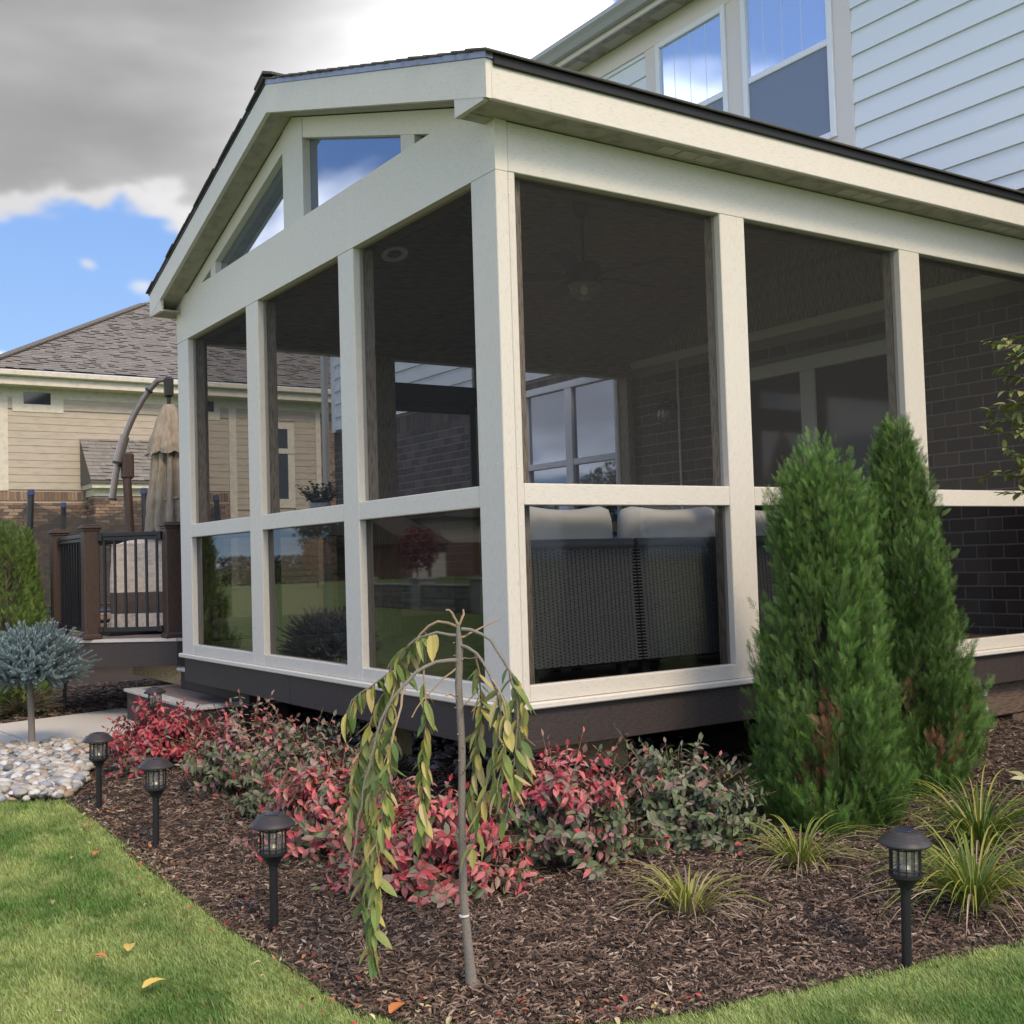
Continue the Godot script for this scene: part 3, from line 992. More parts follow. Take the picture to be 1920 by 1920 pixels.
	# the main roof: front slope and the hip end
	var m := 0.571
	var k := 9.0
	var e0 := V(X + 0.5, 6.22, -1.6)
	var main := MB.new()
	main.quad(e0, V(e0.x, e0.y, -24), V(e0.x - k, e0.y + m * k, -24), V(e0.x - k, e0.y + m * k, e0.z - k))
	main.tri(e0, V(e0.x - k, e0.y + m * k, e0.z - k), V(e0.x - 2 * k, e0.y, e0.z))
	main.quad(e0 + V(0, -0.05, 0), V(e0.x - 18, e0.y - 0.05, e0.z), V(e0.x - 18, e0.y - 0.05, -24), V(e0.x, e0.y - 0.05, -24))
	obj("roof", W.call(main), M.neighbour_roof, h)
	shingle_slope(tabs, e0 + V(0.03, 0.01, 0), V(0, 0, -1), 17.0, V(-1, m, 0), 6.6, 1.0, 0.0)
	obj("shingles", W.call(tabs), M.tint_brick, h, "stuff")
	var caps := MB.new()
	var hd := V(-1, m, -1).normalized()
	for q in 46:
		var p := e0 + hd * (0.1 + q * 0.18) + V(0, 0.045, 0)
		caps.xbox(at_dir(p, hd + V(0, 0.06, 0)), V(0.30, 0.03, 0.26))
	caps.col = Color.WHITE
	obj("hip_caps", W.call(caps), M.neighbour_roof, h, "stuff")
	obj("gutter", W.call(MB.new().span(V(X + 0.47, 6.06, -20), V(X + 0.60, 6.20, -1.5), 0.02)), M.cream_trim, h)
	obj("soffit", W.call(MB.new().span(V(X, 5.86, -20), V(X + 0.5, 5.90, -1.6)).span(V(X + 0.44, 5.90, -20), V(X + 0.47, 6.16, -1.6))), M.cream_trim, h)
	obj("downspout", W.call(MB.new().span(V(X + 0.03, 0, -2.05), V(X + 0.12, 5.9, -1.95))), M.vinyl_dim, h)

# tabs of a laminated shingle roof: from eave corner p along `along`, up `rise`; hip cuts the near end back by `hip` per metre of run
func shingle_slope(st: MB, p: Vector3, along: Vector3, width: float, rise: Vector3, length: float, hip: float, _far: float) -> void:
	var up := rise.normalized()
	var run := V(up.x, 0, up.z).length()
	var out := along.cross(up).normalized()
	if out.y < 0:
		out = -out
	var tones := [Color(0.205, 0.190, 0.175), Color(0.222, 0.203, 0.184), Color(0.188, 0.176, 0.166), Color(0.24, 0.218, 0.195), Color(0.205, 0.183, 0.166)]
	var s := 0.0
	while s < length:
		var u := hip * s * run
		while u < width:
			var w := rng.randf_range(0.12, 0.26)
			var hi := rng.randf() < 0.30
			var th := 0.030 if hi else 0.013
			var b := Basis(along, up, along.cross(up))
			if b.z.y < 0:
				b = Basis(-along, up, (-along).cross(up))
			st.col = tones[rng.randi() % 5]
			st.xbox(Transform3D(b * Basis(V(1, 0, 0), -asin(th / 0.16)), p + along * (u + w / 2) + up * (s + 0.075) + out * th * 0.5), V(w - 0.003, 0.16, 0.007))
			u += w
		s += 0.13
	st.col = Color.WHITE

var porch: Node3D

func part(called: String, mb: MB, m: Material, parent: Node3D = null) -> MeshInstance3D:  # a part given in world axes
	var tones: Array = trim_tones.get(m.resource_name, [])
	if tones.size():
		tone_turn += 1
		m = tones[(tone_turn * 7) % 5]
	return obj(called, mb, m, parent if parent else porch)

var trim_tones := {}
var tone_turn := 0

func make_trim_tones() -> void:  # boards of one paint job that weathered a little differently
	for k in ["trim_x", "trim_y", "trim_z"]:
		var all := []
		for f: Array in [[1.0, 1.0, 1.0], [0.955, 0.96, 0.965], [1.025, 1.02, 1.0], [0.93, 0.925, 0.92], [0.985, 0.995, 1.01]]:
			var m: StandardMaterial3D = M[k].duplicate()
			var c := m.albedo_color.srgb_to_linear()
			m.albedo_color = lin(c.r * f[0], c.g * f[1], c.b * f[2])
			m.uv1_offset = V(f[0] * 7.3, f[1] * 3.1, f[2] * 5.7)
			all.append(m)
		trim_tones[k] = all

func flat(y: float) -> Transform3D:  # outline in x, z pushed down from height y
	return Transform3D(Basis(V(1, 0, 0), V(0, 0, 1), V(0, -1, 0)), V(0, y, 0))

func sheet_z(x0: float, x1: float, y0: float, y1: float, z: float) -> MB:
	var m := MB.new()
	m.quad(V(x0, y0, z), V(x1, y0, z), V(x1, y1, z), V(x0, y1, z))
	return m

func sheet_x(z0: float, z1: float, y0: float, y1: float, x: float) -> MB:
	var m := MB.new()
	m.quad(V(x, y0, z0), V(x, y0, z1), V(x, y1, z1), V(x, y1, z0))
	return m

func build_porch() -> void:
	porch = thing("screened_porch", "beige screened porch with low gable roof on a dark brown deck", "porch")
	var xs := [[-0.223, -1.529], [-1.732, -3.021], [-3.241, -4.512]]
	var zs := [[-0.112, -1.458], [-1.645, -2.987], [-3.185, -4.53]]
	var B := 0.004
	# floor and rim
	part("floor", MB.new().span(V(-4.72, 0.60, -4.70), V(-0.06, 0.68, -0.06)), M.deck_board)
	part("rim_board", MB.new().span(V(-2.62, 0.433, -0.06), V(-0.002, 0.626, -0.012), B), M.rim_board)
	part("rim_board", MB.new().span(V(-4.77, 0.433, -0.06), V(-2.625, 0.626, -0.0135), B), M.rim_board)
	part("rim_board", MB.new().span(V(-0.06, 0.433, -2.66), V(-0.010, 0.6265, -0.062), B), M.rim_board)
	part("rim_board", MB.new().span(V(-0.06, 0.433, -4.70), V(-0.0115, 0.6265, -2.665), B), M.rim_board)
	part("rim_board", MB.new().span(V(-4.765, 0.433, -4.70), V(-4.72, 0.626, -0.06), B), M.rim_board)
	part("sill_ledge", MB.new().span(V(-4.80, 0.628, -0.05), V(0.028, 0.660, 0.026), 0.006), M.trim_x)
	part("sill_ledge", MB.new().span(V(-0.05, 0.628, -4.70), V(0.0265, 0.6595, -0.052), 0.006), M.trim_z)
	# bottom rail, middle rail, beams
	part("bottom_rail", MB.new().span(V(-4.512, 0.660, -0.06), V(-0.223, 0.738, -0.003), B), M.trim_x)
	part("bottom_rail", MB.new().span(V(-0.06, 0.6605, -4.53), V(-0.003, 0.738, -0.112), B), M.trim_z)
	for b: Array in xs:
		part("middle_rail", MB.new().span(V(b[1], 1.589, -0.07), V(b[0], 1.693, -0.003), B), M.trim_x)
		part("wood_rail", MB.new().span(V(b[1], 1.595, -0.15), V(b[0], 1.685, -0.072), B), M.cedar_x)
	for b: Array in zs:
		part("middle_rail", MB.new().span(V(-0.07, 1.589, b[1]), V(-0.003, 1.693, b[0]), B), M.trim_z)
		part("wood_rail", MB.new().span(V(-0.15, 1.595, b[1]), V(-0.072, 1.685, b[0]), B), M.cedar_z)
	var tz := Transform3D(Basis.IDENTITY, V(0, 0, -0.07))
	part("beam", MB.new().prism(PackedVector2Array([Vector2(-4.777, 3.182), Vector2(0, 3.182), Vector2(0, 3.484), Vector2(-0.206, 3.55), Vector2(-4.57, 3.55), Vector2(-4.777, 3.484)]), tz, 0.07), M.trim_x)
	part("beam", MB.new().span(V(-0.07, 3.182, -4.70), V(-0.001, 3.424, -0.072), B), M.trim_z)
	part("header", MB.new().span(V(-4.70, 3.19, -0.17), V(-0.08, 3.44, -0.072)), M.cedar_x)
	part("header", MB.new().span(V(-0.17, 3.19, -4.70), V(-0.072, 3.42, -0.172)), M.cedar_z)
	# posts: painted outside, cedar inside
	part("corner_post", MB.new().span(V(-0.223, 0.660, -0.07), V(0, 3.182, 0), B), M.trim_y)
	part("corner_post", MB.new().span(V(-0.07, 0.660, -0.112), V(-0.0025, 3.182, -0.0715), B), M.trim_y)
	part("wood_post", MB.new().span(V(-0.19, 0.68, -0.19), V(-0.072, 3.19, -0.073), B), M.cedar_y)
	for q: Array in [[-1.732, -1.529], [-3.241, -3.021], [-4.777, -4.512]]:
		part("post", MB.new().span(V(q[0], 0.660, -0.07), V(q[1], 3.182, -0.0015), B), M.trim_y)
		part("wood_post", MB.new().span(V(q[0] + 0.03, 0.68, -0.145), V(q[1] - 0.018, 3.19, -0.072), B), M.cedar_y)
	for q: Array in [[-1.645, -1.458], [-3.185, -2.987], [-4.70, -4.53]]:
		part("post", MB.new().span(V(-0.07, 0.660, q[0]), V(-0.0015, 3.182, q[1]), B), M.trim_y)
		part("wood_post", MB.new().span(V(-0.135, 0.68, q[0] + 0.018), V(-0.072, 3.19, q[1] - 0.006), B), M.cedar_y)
	var nails := MB.new()
	var disc := MB.new().lathe(PackedVector2Array([Vector2(0.0042, -0.002), Vector2(0.0042, 0.0012), Vector2(0.0, 0.0016)]), 8)
	rng.seed = 64
	for q: float in [-0.11, -1.63, -3.13, -4.64]:
		for y: float in [0.69, 0.78, 1.50, 1.78, 3.08, 3.15, 3.26, 3.45]:
			for e: float in [-0.06, 0.06]:
				nails.add(disc, Transform3D(Basis(V(1, 0, 0), PI / 2), V(q + e + rng.randf_range(-0.008, 0.008), y + rng.randf_range(-0.01, 0.01), 0.0 if y > 3.18 or q > -0.2 else -0.0015)))
	for q: float in [-0.055, -1.55, -3.09, -4.62]:
		for y: float in [0.69, 0.78, 1.50, 1.78, 3.08, 3.15, 3.25, 3.38]:
			for e: float in [-0.05, 0.05]:
				nails.add(disc, Transform3D(Basis(V(0, 0, 1), -PI / 2), V(-0.001 if y > 3.18 else -0.0015, y + rng.randf_range(-0.01, 0.01), q + (e if q < -0.1 else e * 0.5) + rng.randf_range(-0.006, 0.006))))
	obj("nail_heads", nails, M.beige_trim, porch, "stuff")
	# screens above, clear sheets below
	for b: Array in xs:
		part("screen", sheet_z(b[1], b[0], 1.693, 3.182, -0.045), M.screen)
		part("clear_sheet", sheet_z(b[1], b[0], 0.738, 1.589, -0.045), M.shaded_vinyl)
	for b: Array in zs:
		part("screen", sheet_x(b[0], b[1], 1.693, 3.182, -0.045), M.screen)
		part("clear_sheet", sheet_x(b[0], b[1], 0.738, 1.589, -0.045), M.clear_vinyl)
	# the gable above the beam
	var soff := func(x: float) -> float: return 3.42 + 0.32 * (0.2 - maxf(x, -4.74 - x))
	var gt := Transform3D(Basis.IDENTITY, V(0, 0, -0.066))
	part("gable_board", MB.new().prism(PackedVector2Array([Vector2(-0.206, 3.55), Vector2(-0.60, 3.55), Vector2(-2.21, 4.06), Vector2(-2.21, soff.call(-2.21))]), gt, 0.060), M.trim_x)
	part("gable_board", MB.new().prism(PackedVector2Array([Vector2(-4.534, 3.55), Vector2(-4.18, 3.55), Vector2(-2.53, 4.065), Vector2(-2.53, soff.call(-2.53))]), gt, 0.060), M.trim_x)
	part("gable_post", MB.new().prism(PackedVector2Array([Vector2(-2.53, 3.55), Vector2(-2.21, 3.55), Vector2(-2.21, soff.call(-2.21)), Vector2(-2.37, soff.call(-2.37)), Vector2(-2.53, soff.call(-2.53))]), gt, 0.064), M.trim_y)
	part("gable_post", MB.new().prism(PackedVector2Array([Vector2(-0.93, 3.55), Vector2(-0.78, 3.55), Vector2(-0.78, 3.606), Vector2(-0.93, 3.654)]), gt, 0.058), M.trim_y)
	part("gable_post", MB.new().prism(PackedVector2Array([Vector2(-3.965, 3.55), Vector2(-3.86, 3.55), Vector2(-3.86, 3.65), Vector2(-3.965, 3.617)]), gt, 0.058), M.trim_y)
	for q: PackedVector2Array in [PackedVector2Array([Vector2(-2.23, 3.54), Vector2(-0.91, 3.54), Vector2(-0.91, 3.67), Vector2(-2.23, 4.07)]), PackedVector2Array([Vector2(-3.88, 3.54), Vector2(-2.51, 3.54), Vector2(-2.51, 4.07), Vector2(-3.88, 3.66)]), PackedVector2Array([Vector2(-0.80, 3.54), Vector2(-0.56, 3.54), Vector2(-0.80, 3.62)]), PackedVector2Array([Vector2(-4.2, 3.54), Vector2(-3.95, 3.54), Vector2(-3.95, 3.62)])]:
		part("gable_pane", MB.new().prism(q, Transform3D(Basis.IDENTITY, V(0, 0, -0.062)), 0.008), M.mirror_pane)
	# fascias, soffits, returns
	var fp := PackedVector2Array([Vector2(0.2, 3.42), Vector2(0.2, 3.60), Vector2(-2.37, 4.4224), Vector2(-2.37, 4.2424)])
	var mir := func(p: PackedVector2Array) -> PackedVector2Array:
		var out := PackedVector2Array()
		for q in p:
			out.append(Vector2(-4.74 - q.x, q.y))
		return out
	var ft := Transform3D(Basis.IDENTITY, V(0, 0, 0.142))
	part("rake_fascia", MB.new().prism(fp, ft, 0.028), M.trim_x)
	part("rake_fascia", MB.new().prism(mir.call(fp), ft, 0.028), M.trim_x)
	var rp := PackedVector2Array([Vector2(0.168, 3.418), Vector2(-0.08, 3.418), Vector2(-0.08, 3.512), Vector2(0.168, 3.4325)])
	part("eave_return", MB.new().prism(rp, ft, 0.0265), M.trim_x)
	part("eave_return", MB.new().prism(mir.call(rp), ft, 0.0265), M.trim_x)
	var sp := PackedVector2Array([Vector2(0.168, 3.436), Vector2(-2.37, 4.248), Vector2(-2.37, 4.262), Vector2(0.168, 3.45)])
	part("rake_soffit", MB.new().prism(sp, Transform3D(Basis.IDENTITY, V(0, 0, 0.0)), 0.142), M.soffit)
	part("rake_soffit", MB.new().prism(mir.call(sp), Transform3D(Basis.IDENTITY, V(0, 0, 0.0)), 0.142), M.soffit)
	for s: float in [0.0, 1.0]:
		var fx := func(x: float) -> float: return lerpf(x, -4.74 - x, s)
		part("eave_fascia", MB.new().span(V(fx.call(0.2), 3.42, -4.70), V(fx.call(0.170), 3.60, 0.1415), B), M.trim_z)
		part("eave_soffit", MB.new().span(V(fx.call(0.0), 3.426, -4.70), V(fx.call(0.170), 3.440, 0.1415)), M.soffit)
		part("return_bottom", MB.new().span(V(fx.call(-0.08), 3.420, 0.0), V(fx.call(-0.002), 3.434, 0.1415)), M.soffit)
	for z: float in [-1.15, -2.55, -3.95]:
		var vent := MB.new()
		for k in 3:
			vent.span(V(0.045, 3.4225, z - 0.20 + k * 0.135), V(0.125, 3.4275, z - 0.085 + k * 0.135))
		part("soffit_vent", vent, M.vent)
	# roof: deck, drip edges, shingle courses
	var n := V(0.32, 1, 0).normalized()
	var dp := PackedVector2Array([Vector2(0.19, 3.43 + 0.14), Vector2(0.19, 3.604), Vector2(-2.37, 4.4232), Vector2(-2.37, 4.27)])
	part("roof_deck", MB.new().prism(dp, Transform3D(Basis.IDENTITY, V(0, 0, -4.70)), 4.84), M.pine_z)
	part("roof_deck", MB.new().prism(mir.call(dp), Transform3D(Basis.IDENTITY, V(0, 0, -4.70)), 4.84), M.pine_z)
	var de := PackedVector2Array([Vector2(0.21, 3.5995), Vector2(0.21, 3.640), Vector2(-1.35, 4.1392), Vector2(-1.35, 4.0987)])
	var de2 := PackedVector2Array([Vector2(-1.354, 4.0999), Vector2(-1.354, 4.1405), Vector2(-2.37, 4.4656), Vector2(-2.37, 4.4251)])
	var dt := Transform3D(Basis.IDENTITY, V(0, 0, 0.135))
	part("drip_edge", MB.new().prism(de, dt, 0.040), M.drip_edge)
	part("drip_edge", MB.new().prism(de2, dt, 0.038), M.drip_edge)
	part("drip_edge", MB.new().prism(mir.call(de), dt, 0.040), M.black_edge)
	part("drip_edge", MB.new().prism(mir.call(de2), dt, 0.038), M.black_edge)
	part("eave_edge", MB.new().span(V(0.2005, 3.572, -4.70), V(0.216, 3.622, 0.134), 0.005), M.black_edge)
	part("eave_edge", MB.new().span(V(-4.956, 3.572, -4.70), V(-4.9405, 3.622, 0.134), 0.005), M.black_edge)
	rng.seed = 12
	for s: float in [1.0, -1.0]:
		var up := V(-s, 0.32, 0).normalized()
		var nn := V(0.32 * s, 1, 0).normalized()
		var p0 := V(0.225 if s > 0 else -4.965, 3.613, 0)
		for k in 19:
			var near := 0.180 + rng.randf_range(0.0, 0.014)
			var c := p0 + up * (0.085 + k * 0.142) + nn * 0.017
			c.z = (near - 4.70) / 2.0
			var bs := Basis(V(0, 0, -s).cross(-up) * -1.0, up, V(0, 0, 0))
			var ax := Basis(V(0, 0, s), up, V(0, 0, s).cross(up))
			var tilt := ax * Basis(V(1, 0, 0), 0.032 if ax.z.y > 0 else -0.032)
			part("shingle_course", MB.new().xbox(Transform3D(tilt, c), V(near + 4.70, 0.19, 0.012), 0.003), M.shingle)
	part("ridge_cap", MB.new().prism(PackedVector2Array([Vector2(-2.52, 4.435), Vector2(-2.37, 4.492), Vector2(-2.22, 4.435), Vector2(-2.22, 4.450), Vector2(-2.37, 4.51), Vector2(-2.52, 4.450)]), Transform3D(Basis.IDENTITY, V(0, 0, -4.7)), 4.89), M.shingle)
	# ceiling boards of the room
	for s: float in [0.0, 1.0]:
		var x := -0.14
		while x > -2.35:
			var b := maxf(x - 0.136, -2.368)
			var q := PackedVector2Array([Vector2(x, 3.285 + 0.32 * -x), Vector2(x, 3.31 + 0.32 * -x), Vector2(b, 3.31 + 0.32 * -b), Vector2(b, 3.285 + 0.32 * -b)])
			part("ceiling_board", MB.new().prism(mir.call(q) if s > 0 else q, Transform3D(Basis.IDENTITY, V(0, 0, -4.70)), 4.55), M.cedar_z)
			x -= 0.139
	var rl := part("recessed_light", MB.new().lathe(PackedVector2Array([Vector2(0.060, 0.0), Vector2(0.105, -0.004), Vector2(0.105, 0.008)]), 28, Transform3D(Basis(V(0, 0, 1), -0.3097).rotated(V(0, 0, 1), 0.62), V(-3.32, 3.733, -1.25))), M.vinyl_dim)
	part("lens", MB.new().lathe(PackedVector2Array([Vector2(0.0, 0.012), Vector2(0.062, 0.012), Vector2(0.062, 0.0)]), 24, Transform3D(Basis(V(0, 0, 1), 0.31), V(-3.32, 3.733, -1.25))), M.blind, rl)
	# far west side: posts, rails, door
	for q: Array in [[-0.19, -0.07], [-1.92, -1.70], [-3.02, -2.84], [-4.70, -4.60]]:
		part("post", MB.new().span(V(-4.775, 0.66, q[0]), V(-4.735, 3.182, q[1]), B), M.trim_y)
		part("wood_post", MB.new().span(V(-4.732, 0.68, q[0]), V(-4.60, 3.19, q[1] - 0.02), B), M.cedar_y)
	part("beam", MB.new().span(V(-4.775, 3.182, -4.70), V(-4.71, 3.424, -0.072), B), M.trim_z)
	part("header", MB.new().span(V(-4.707, 3.19, -4.70), V(-4.61, 3.42, -0.172)), M.cedar_z)
	for q: Array in [[-1.70, -0.19], [-4.60, -3.02]]:
		part("middle_rail", MB.new().span(V(-4.775, 1.589, q[0]), V(-4.60, 1.693, q[1]), B), M.trim_z)
		part("bottom_rail", MB.new().span(V(-4.775, 0.660, q[0]), V(-4.70, 0.738, q[1]), B), M.trim_z)
		part("screen", sheet_x(q[0], q[1], 1.693, 3.182, -4.745), M.screen)
		part("clear_sheet", sheet_x(q[0], q[1], 0.738, 1.589, -4.745), M.clear_vinyl)
	part("transom_rail", MB.new().span(V(-4.77, 2.80, -2.84), V(-4.66, 2.975, -1.92), B), M.dark_bronze)
	part("screen", sheet_x(-2.84, -1.92, 2.975, 3.182, -4.745), M.screen)
	var door := part("screen_door", MB.new().span(V(-4.76, 0.69, -1.985), V(-4.72, 2.80, -1.92), B).span(V(-4.76, 0.69, -2.84), V(-4.72, 2.80, -2.775), B).span(V(-4.76, 2.725, -2.775), V(-4.721, 2.80, -1.985), B).span(V(-4.76, 0.69, -2.775), V(-4.721, 0.85, -1.985), B), M.dark_bronze)
	part("screen", sheet_x(-2.775, -1.985, 0.85, 2.725, -4.74), M.screen, door)
	part("handle", MB.new().span(V(-4.71, 1.55, -2.82), V(-4.69, 1.68, -2.80), 0.004), M.black_metal, door)
	# what carries it
	part("support_beam", MB.new().span(V(-4.6, 0.20, -1.02), V(-0.40, 0.432, -0.90), B), M.pine_x)
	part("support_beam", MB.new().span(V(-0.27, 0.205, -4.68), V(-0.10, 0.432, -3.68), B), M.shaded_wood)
	for q: Vector2 in [Vector2(-4.4, -0.62), Vector2(-2.3, -0.62)]:
		part("support_post", MB.new().span(V(q.x - 0.075, -0.05, q.y - 0.075), V(q.x + 0.075, 0.432, q.y + 0.075), B), M.pine_y)
	for q: Vector2 in [Vector2(-0.6, -1.12), Vector2(-0.185, -4.2)]:
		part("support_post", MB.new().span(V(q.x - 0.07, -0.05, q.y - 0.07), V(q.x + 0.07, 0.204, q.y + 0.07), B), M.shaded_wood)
	for y: float in [0.26, 0.37]:
		part("bolt_head", MB.new().lathe(PackedVector2Array([Vector2(0.022, 0), Vector2(0.022, 0.008), Vector2(0, 0.010)]), 12, Transform3D(Basis(V(0, 0, 1), -PI / 2), V(-0.10, y, -3.80))), M.gutter)
	part("joist_board", MB.new().span(V(-4.7, 0.395, -0.30), V(-0.35, 0.432, -0.22)), M.pine_x)

func rail(parent: Node3D, a: Vector3, b: Vector3, n: int) -> void:
	var d := (b - a).normalized()
	var m := (a + b) / 2
	var ln := a.distance_to(b)
	var t := func(y: float) -> Transform3D: return at_dir(m + V(0, y, 0), d)
	obj("top_rail", MB.new().xbox(t.call(0.93), V(0.045, 0.038, ln), 0.006).xbox(t.call(0.895), V(0.03, 0.03, ln), 0.002), M.black_metal, parent)
	obj("bottom_rail", MB.new().xbox(t.call(0.085), V(0.035, 0.04, ln), 0.004), M.black_metal, parent)
	for k in n:
		var p := a.lerp(b, (k + 0.5) / n)
		obj("baluster", MB.new().xbox(Transform3D(Basis.looking_at(d), p + V(0, 0.49, 0)), V(0.019, 0.78, 0.019)), M.black_metal, parent)
	for e: Vector3 in [a, b]:
		var s := d if e == a else -d
		obj("bracket", MB.new().xbox(at_dir(e + s * 0.02 + V(0, 0.91, 0), d), V(0.06, 0.075, 0.045), 0.006).xbox(at_dir(e + s * 0.02 + V(0, 0.085, 0), d), V(0.05, 0.055, 0.045), 0.006), M.black_metal, parent)

func build_deck() -> void:
	var Y := 0.735
	var d := thing("deck", "raised brown composite deck with black railing left of the porch", "deck")
	var edge := PackedVector2Array([Vector2(-7.45, 0.47), Vector2(-6.20, 0.47), Vector2(-5.55, -0.20), Vector2(-5.55, -0.78), Vector2(-4.82, -0.78), Vector2(-4.82, -4.66), Vector2(-9.0, -4.66), Vector2(-9.0, -1.0)])
	var inner := Geometry2D.offset_polygon(edge, -0.13)[0]
	var x := -9.0
	while x < -4.8:  # boards run along z
		var strip := PackedVector2Array([Vector2(x, -6), Vector2(x + 0.135, -6), Vector2(x + 0.135, 2), Vector2(x, 2)])
		for c in Geometry2D.intersect_polygons(inner, strip):
			part("deck_board", MB.new().prism(c, flat(Y), 0.025), M.deck_board, d)
		x += 0.14
	for i in edge.size():
		var a := edge[i]
		var b := edge[(i + 1) % edge.size()]
		var dir := (b - a).normalized()
		var nin := Vector2(-dir.y, dir.x)
		if not within((a + b) / 2 + nin * 0.05, edge):
			nin = -nin
		var q := PackedVector2Array([a - nin * 0.012, b - nin * 0.012, b + nin * 0.12, a + nin * 0.12])
		part("border_board", MB.new().prism(q, flat(Y + 0.001 + 0.0015 * (i % 2)), 0.026), M.deck_edge if i < 3 else M.deck_board, d)
		var f := PackedVector2Array([a, b, b + nin * 0.03, a + nin * 0.03])
		part("fascia", MB.new().prism(f, flat(Y - 0.026), 0.215), M.rim_board, d)
	part("support_beam", MB.new().span(V(-7.3, 0.30, -0.42), V(-5.72, 0.505, -0.30), 0.004), M.pine_x, d)
	for p: Vector2 in [Vector2(-6.7, -0.6), Vector2(-5.9, -0.62)]:
		part("support_post", MB.new().span(V(p.x - 0.07, -0.05, p.y - 0.07), V(p.x + 0.07, 0.5, p.y + 0.07), 0.004), M.pine_y, d)
	var posts := [V(-6.16, Y, 0.375), V(-5.66, Y, -0.20), V(-7.36, Y, 0.38)]
	for p: Vector3 in posts:
		var turn := Basis(V(0, 1, 0), 0.0)
		var o := obj("railing_post", MB.new().xbox(Transform3D(turn, p + V(0, 0.49, 0)), V(0.135, 0.98, 0.135), 0.008), M.deck_post, d)
		obj("post_cap", MB.new().xbox(Transform3D(turn, p + V(0, 0.978, 0)), V(0.155, 0.022, 0.155), 0.006).xbox(Transform3D(turn, p + V(0, 0.999, 0)), V(0.18, 0.024, 0.18), 0.008).xbox(Transform3D(turn, p + V(0, 1.018, 0)), V(0.15, 0.018, 0.15), 0.008), M.deck_post, o)
		obj("post_skirt", MB.new().xbox(Transform3D(turn, p + V(0, 0.025, 0)), V(0.165, 0.05, 0.165), 0.012), M.deck_post, o)
	var a := V(-6.16, Y, 0.375)
	var b := V(-5.66, Y, -0.20)
	var ab := (b - a).normalized()
	rail(d, a + ab * 0.085, b - ab * 0.085, 6)
	rail(d, V(-6.245, Y, 0.378), V(-7.275, Y, 0.38), 10)
	rail(d, V(-7.38, Y, 0.30), V(-8.75, Y, -0.85), 12)
	# box steps down to the path
	var s := thing("deck_steps", "two dark brown box steps with pale nosing between the deck and the porch", "steps", V(-4.95, 0, -0.2))
	var W := func(mb: MB) -> MB:
		return MB.new().add(mb, Transform3D(Basis.IDENTITY, -s.position))
	obj("riser", W.call(MB.new().span(V(-5.90, -0.03, -0.60), V(-4.05, 0.275, 0.14), 0.004)), M.rim_board, s)
	obj("tread", W.call(MB.new().span(V(-5.78, 0.275, -0.60), V(-4.18, 0.301, 0.045), 0.003)), M.deck_board, s)
	obj("nosing", W.call(MB.new().span(V(-5.92, 0.275, 0.047), V(-4.03, 0.302, 0.165), 0.005)), M.deck_edge, s)
	obj("nosing", W.call(MB.new().span(V(-4.178, 0.275, -0.60), V(-4.031, 0.3015, 0.046), 0.005)), M.deck_edge, s)
	obj("nosing", W.call(MB.new().span(V(-5.92, 0.275, -0.60), V(-5.782, 0.3015, 0.046), 0.005)), M.deck_edge, s)
	obj("riser", W.call(MB.new().span(V(-5.52, 0.302, -0.85), V(-3.9, 0.395, -0.22), 0.004)), M.rim_board, s)
	obj("riser", W.call(MB.new().span(V(-5.52, 0.395, -0.85), V(-4.81, 0.455, -0.22), 0.004)), M.rim_board, s)
	obj("nosing", W.call(MB.new().span(V(-5.54, 0.455, -0.85), V(-4.81, 0.48, -0.19), 0.005)), M.deck_edge, s)

# ---------------------------------------------------------------- plants
func leaf_mesh(ln: float, wd: float, droop: float, fold: float, seg := 4) -> MB:  # from the origin along +y, its face towards +z
	var m := MB.new()
	var prev: Array[Vector3] = []
	for i in seg + 1:
		var t := float(i) / seg
		var w := wd * 0.5 * pow(sin(PI * clampf(0.06 + 0.94 * pow(t, 0.85), 0.0, 1.0)), 0.8)
		var y := ln * t
		var z := -droop * t * t
		var row: Array[Vector3] = [V(-w, y, z + fold * w), V(0, y, z), V(w, y, z + fold * w)]
		if i > 0:
			m.quad(prev[0], prev[1], row[1], row[0])
			m.quad(prev[1], prev[2], row[2], row[1])
		prev = row
	return m

func frond_mesh(seed_: int) -> MB:  # a flat spray of scale leaves, about one unit tall
	var r := RandomNumberGenerator.new()
	r.seed = seed_
	var m := MB.new()
	m.col = Color(0.8, 0.75, 0.7)
	m.quad(V(-0.012, 0, 0), V(0.012, 0, 0), V(0.008, 0.9, -0.10), V(-0.008, 0.9, -0.10))
	var n := 11
	for i in n:
		var t := 0.10 + 0.88 * float(i) / (n - 1)
		var s := -1.0 if i % 2 == 0 else 1.0
		var ln := 0.33 * (1.0 - 0.7 * t) + 0.09
		var p := V(0, t * 0.9, -0.10 * t * t)
		var an := s * r.randf_range(0.55, 0.95) * (1.0 - 0.4 * t)
		var d := V(sin(an), cos(an), r.randf_range(-0.25, 0.2)).normalized()
		var sd := d.cross(V(0, 0, 1)).normalized()
		for k in 4:
			var q := p + d * ln * (0.12 + 0.26 * k)
			var b := (-1.0 if k % 2 == 0 else 1.0)
			var e := (d + sd * b * 0.75 + V(0, 0, r.randf_range(-0.25, 0.25))).normalized()
			var l2 := ln * (0.46 - 0.07 * k)
			var wv := e.cross(V(0, 0, 1)).normalized() * 0.017
			var g := 0.70 + 0.62 * t + r.randf_range(-0.12, 0.2)
			m.col = Color(g * (0.92 + 0.16 * t), g, g * 0.9)
			m.quad(q, q + e * l2 * 0.5 + wv, q + e * l2, q + e * l2 * 0.5 - wv)
		var w2 := sd * 0.014
		m.quad(p - w2 * 0.7, p + w2 * 0.7, p + d * ln + w2 * 0.3, p + d * ln - w2 * 0.3)
	return m

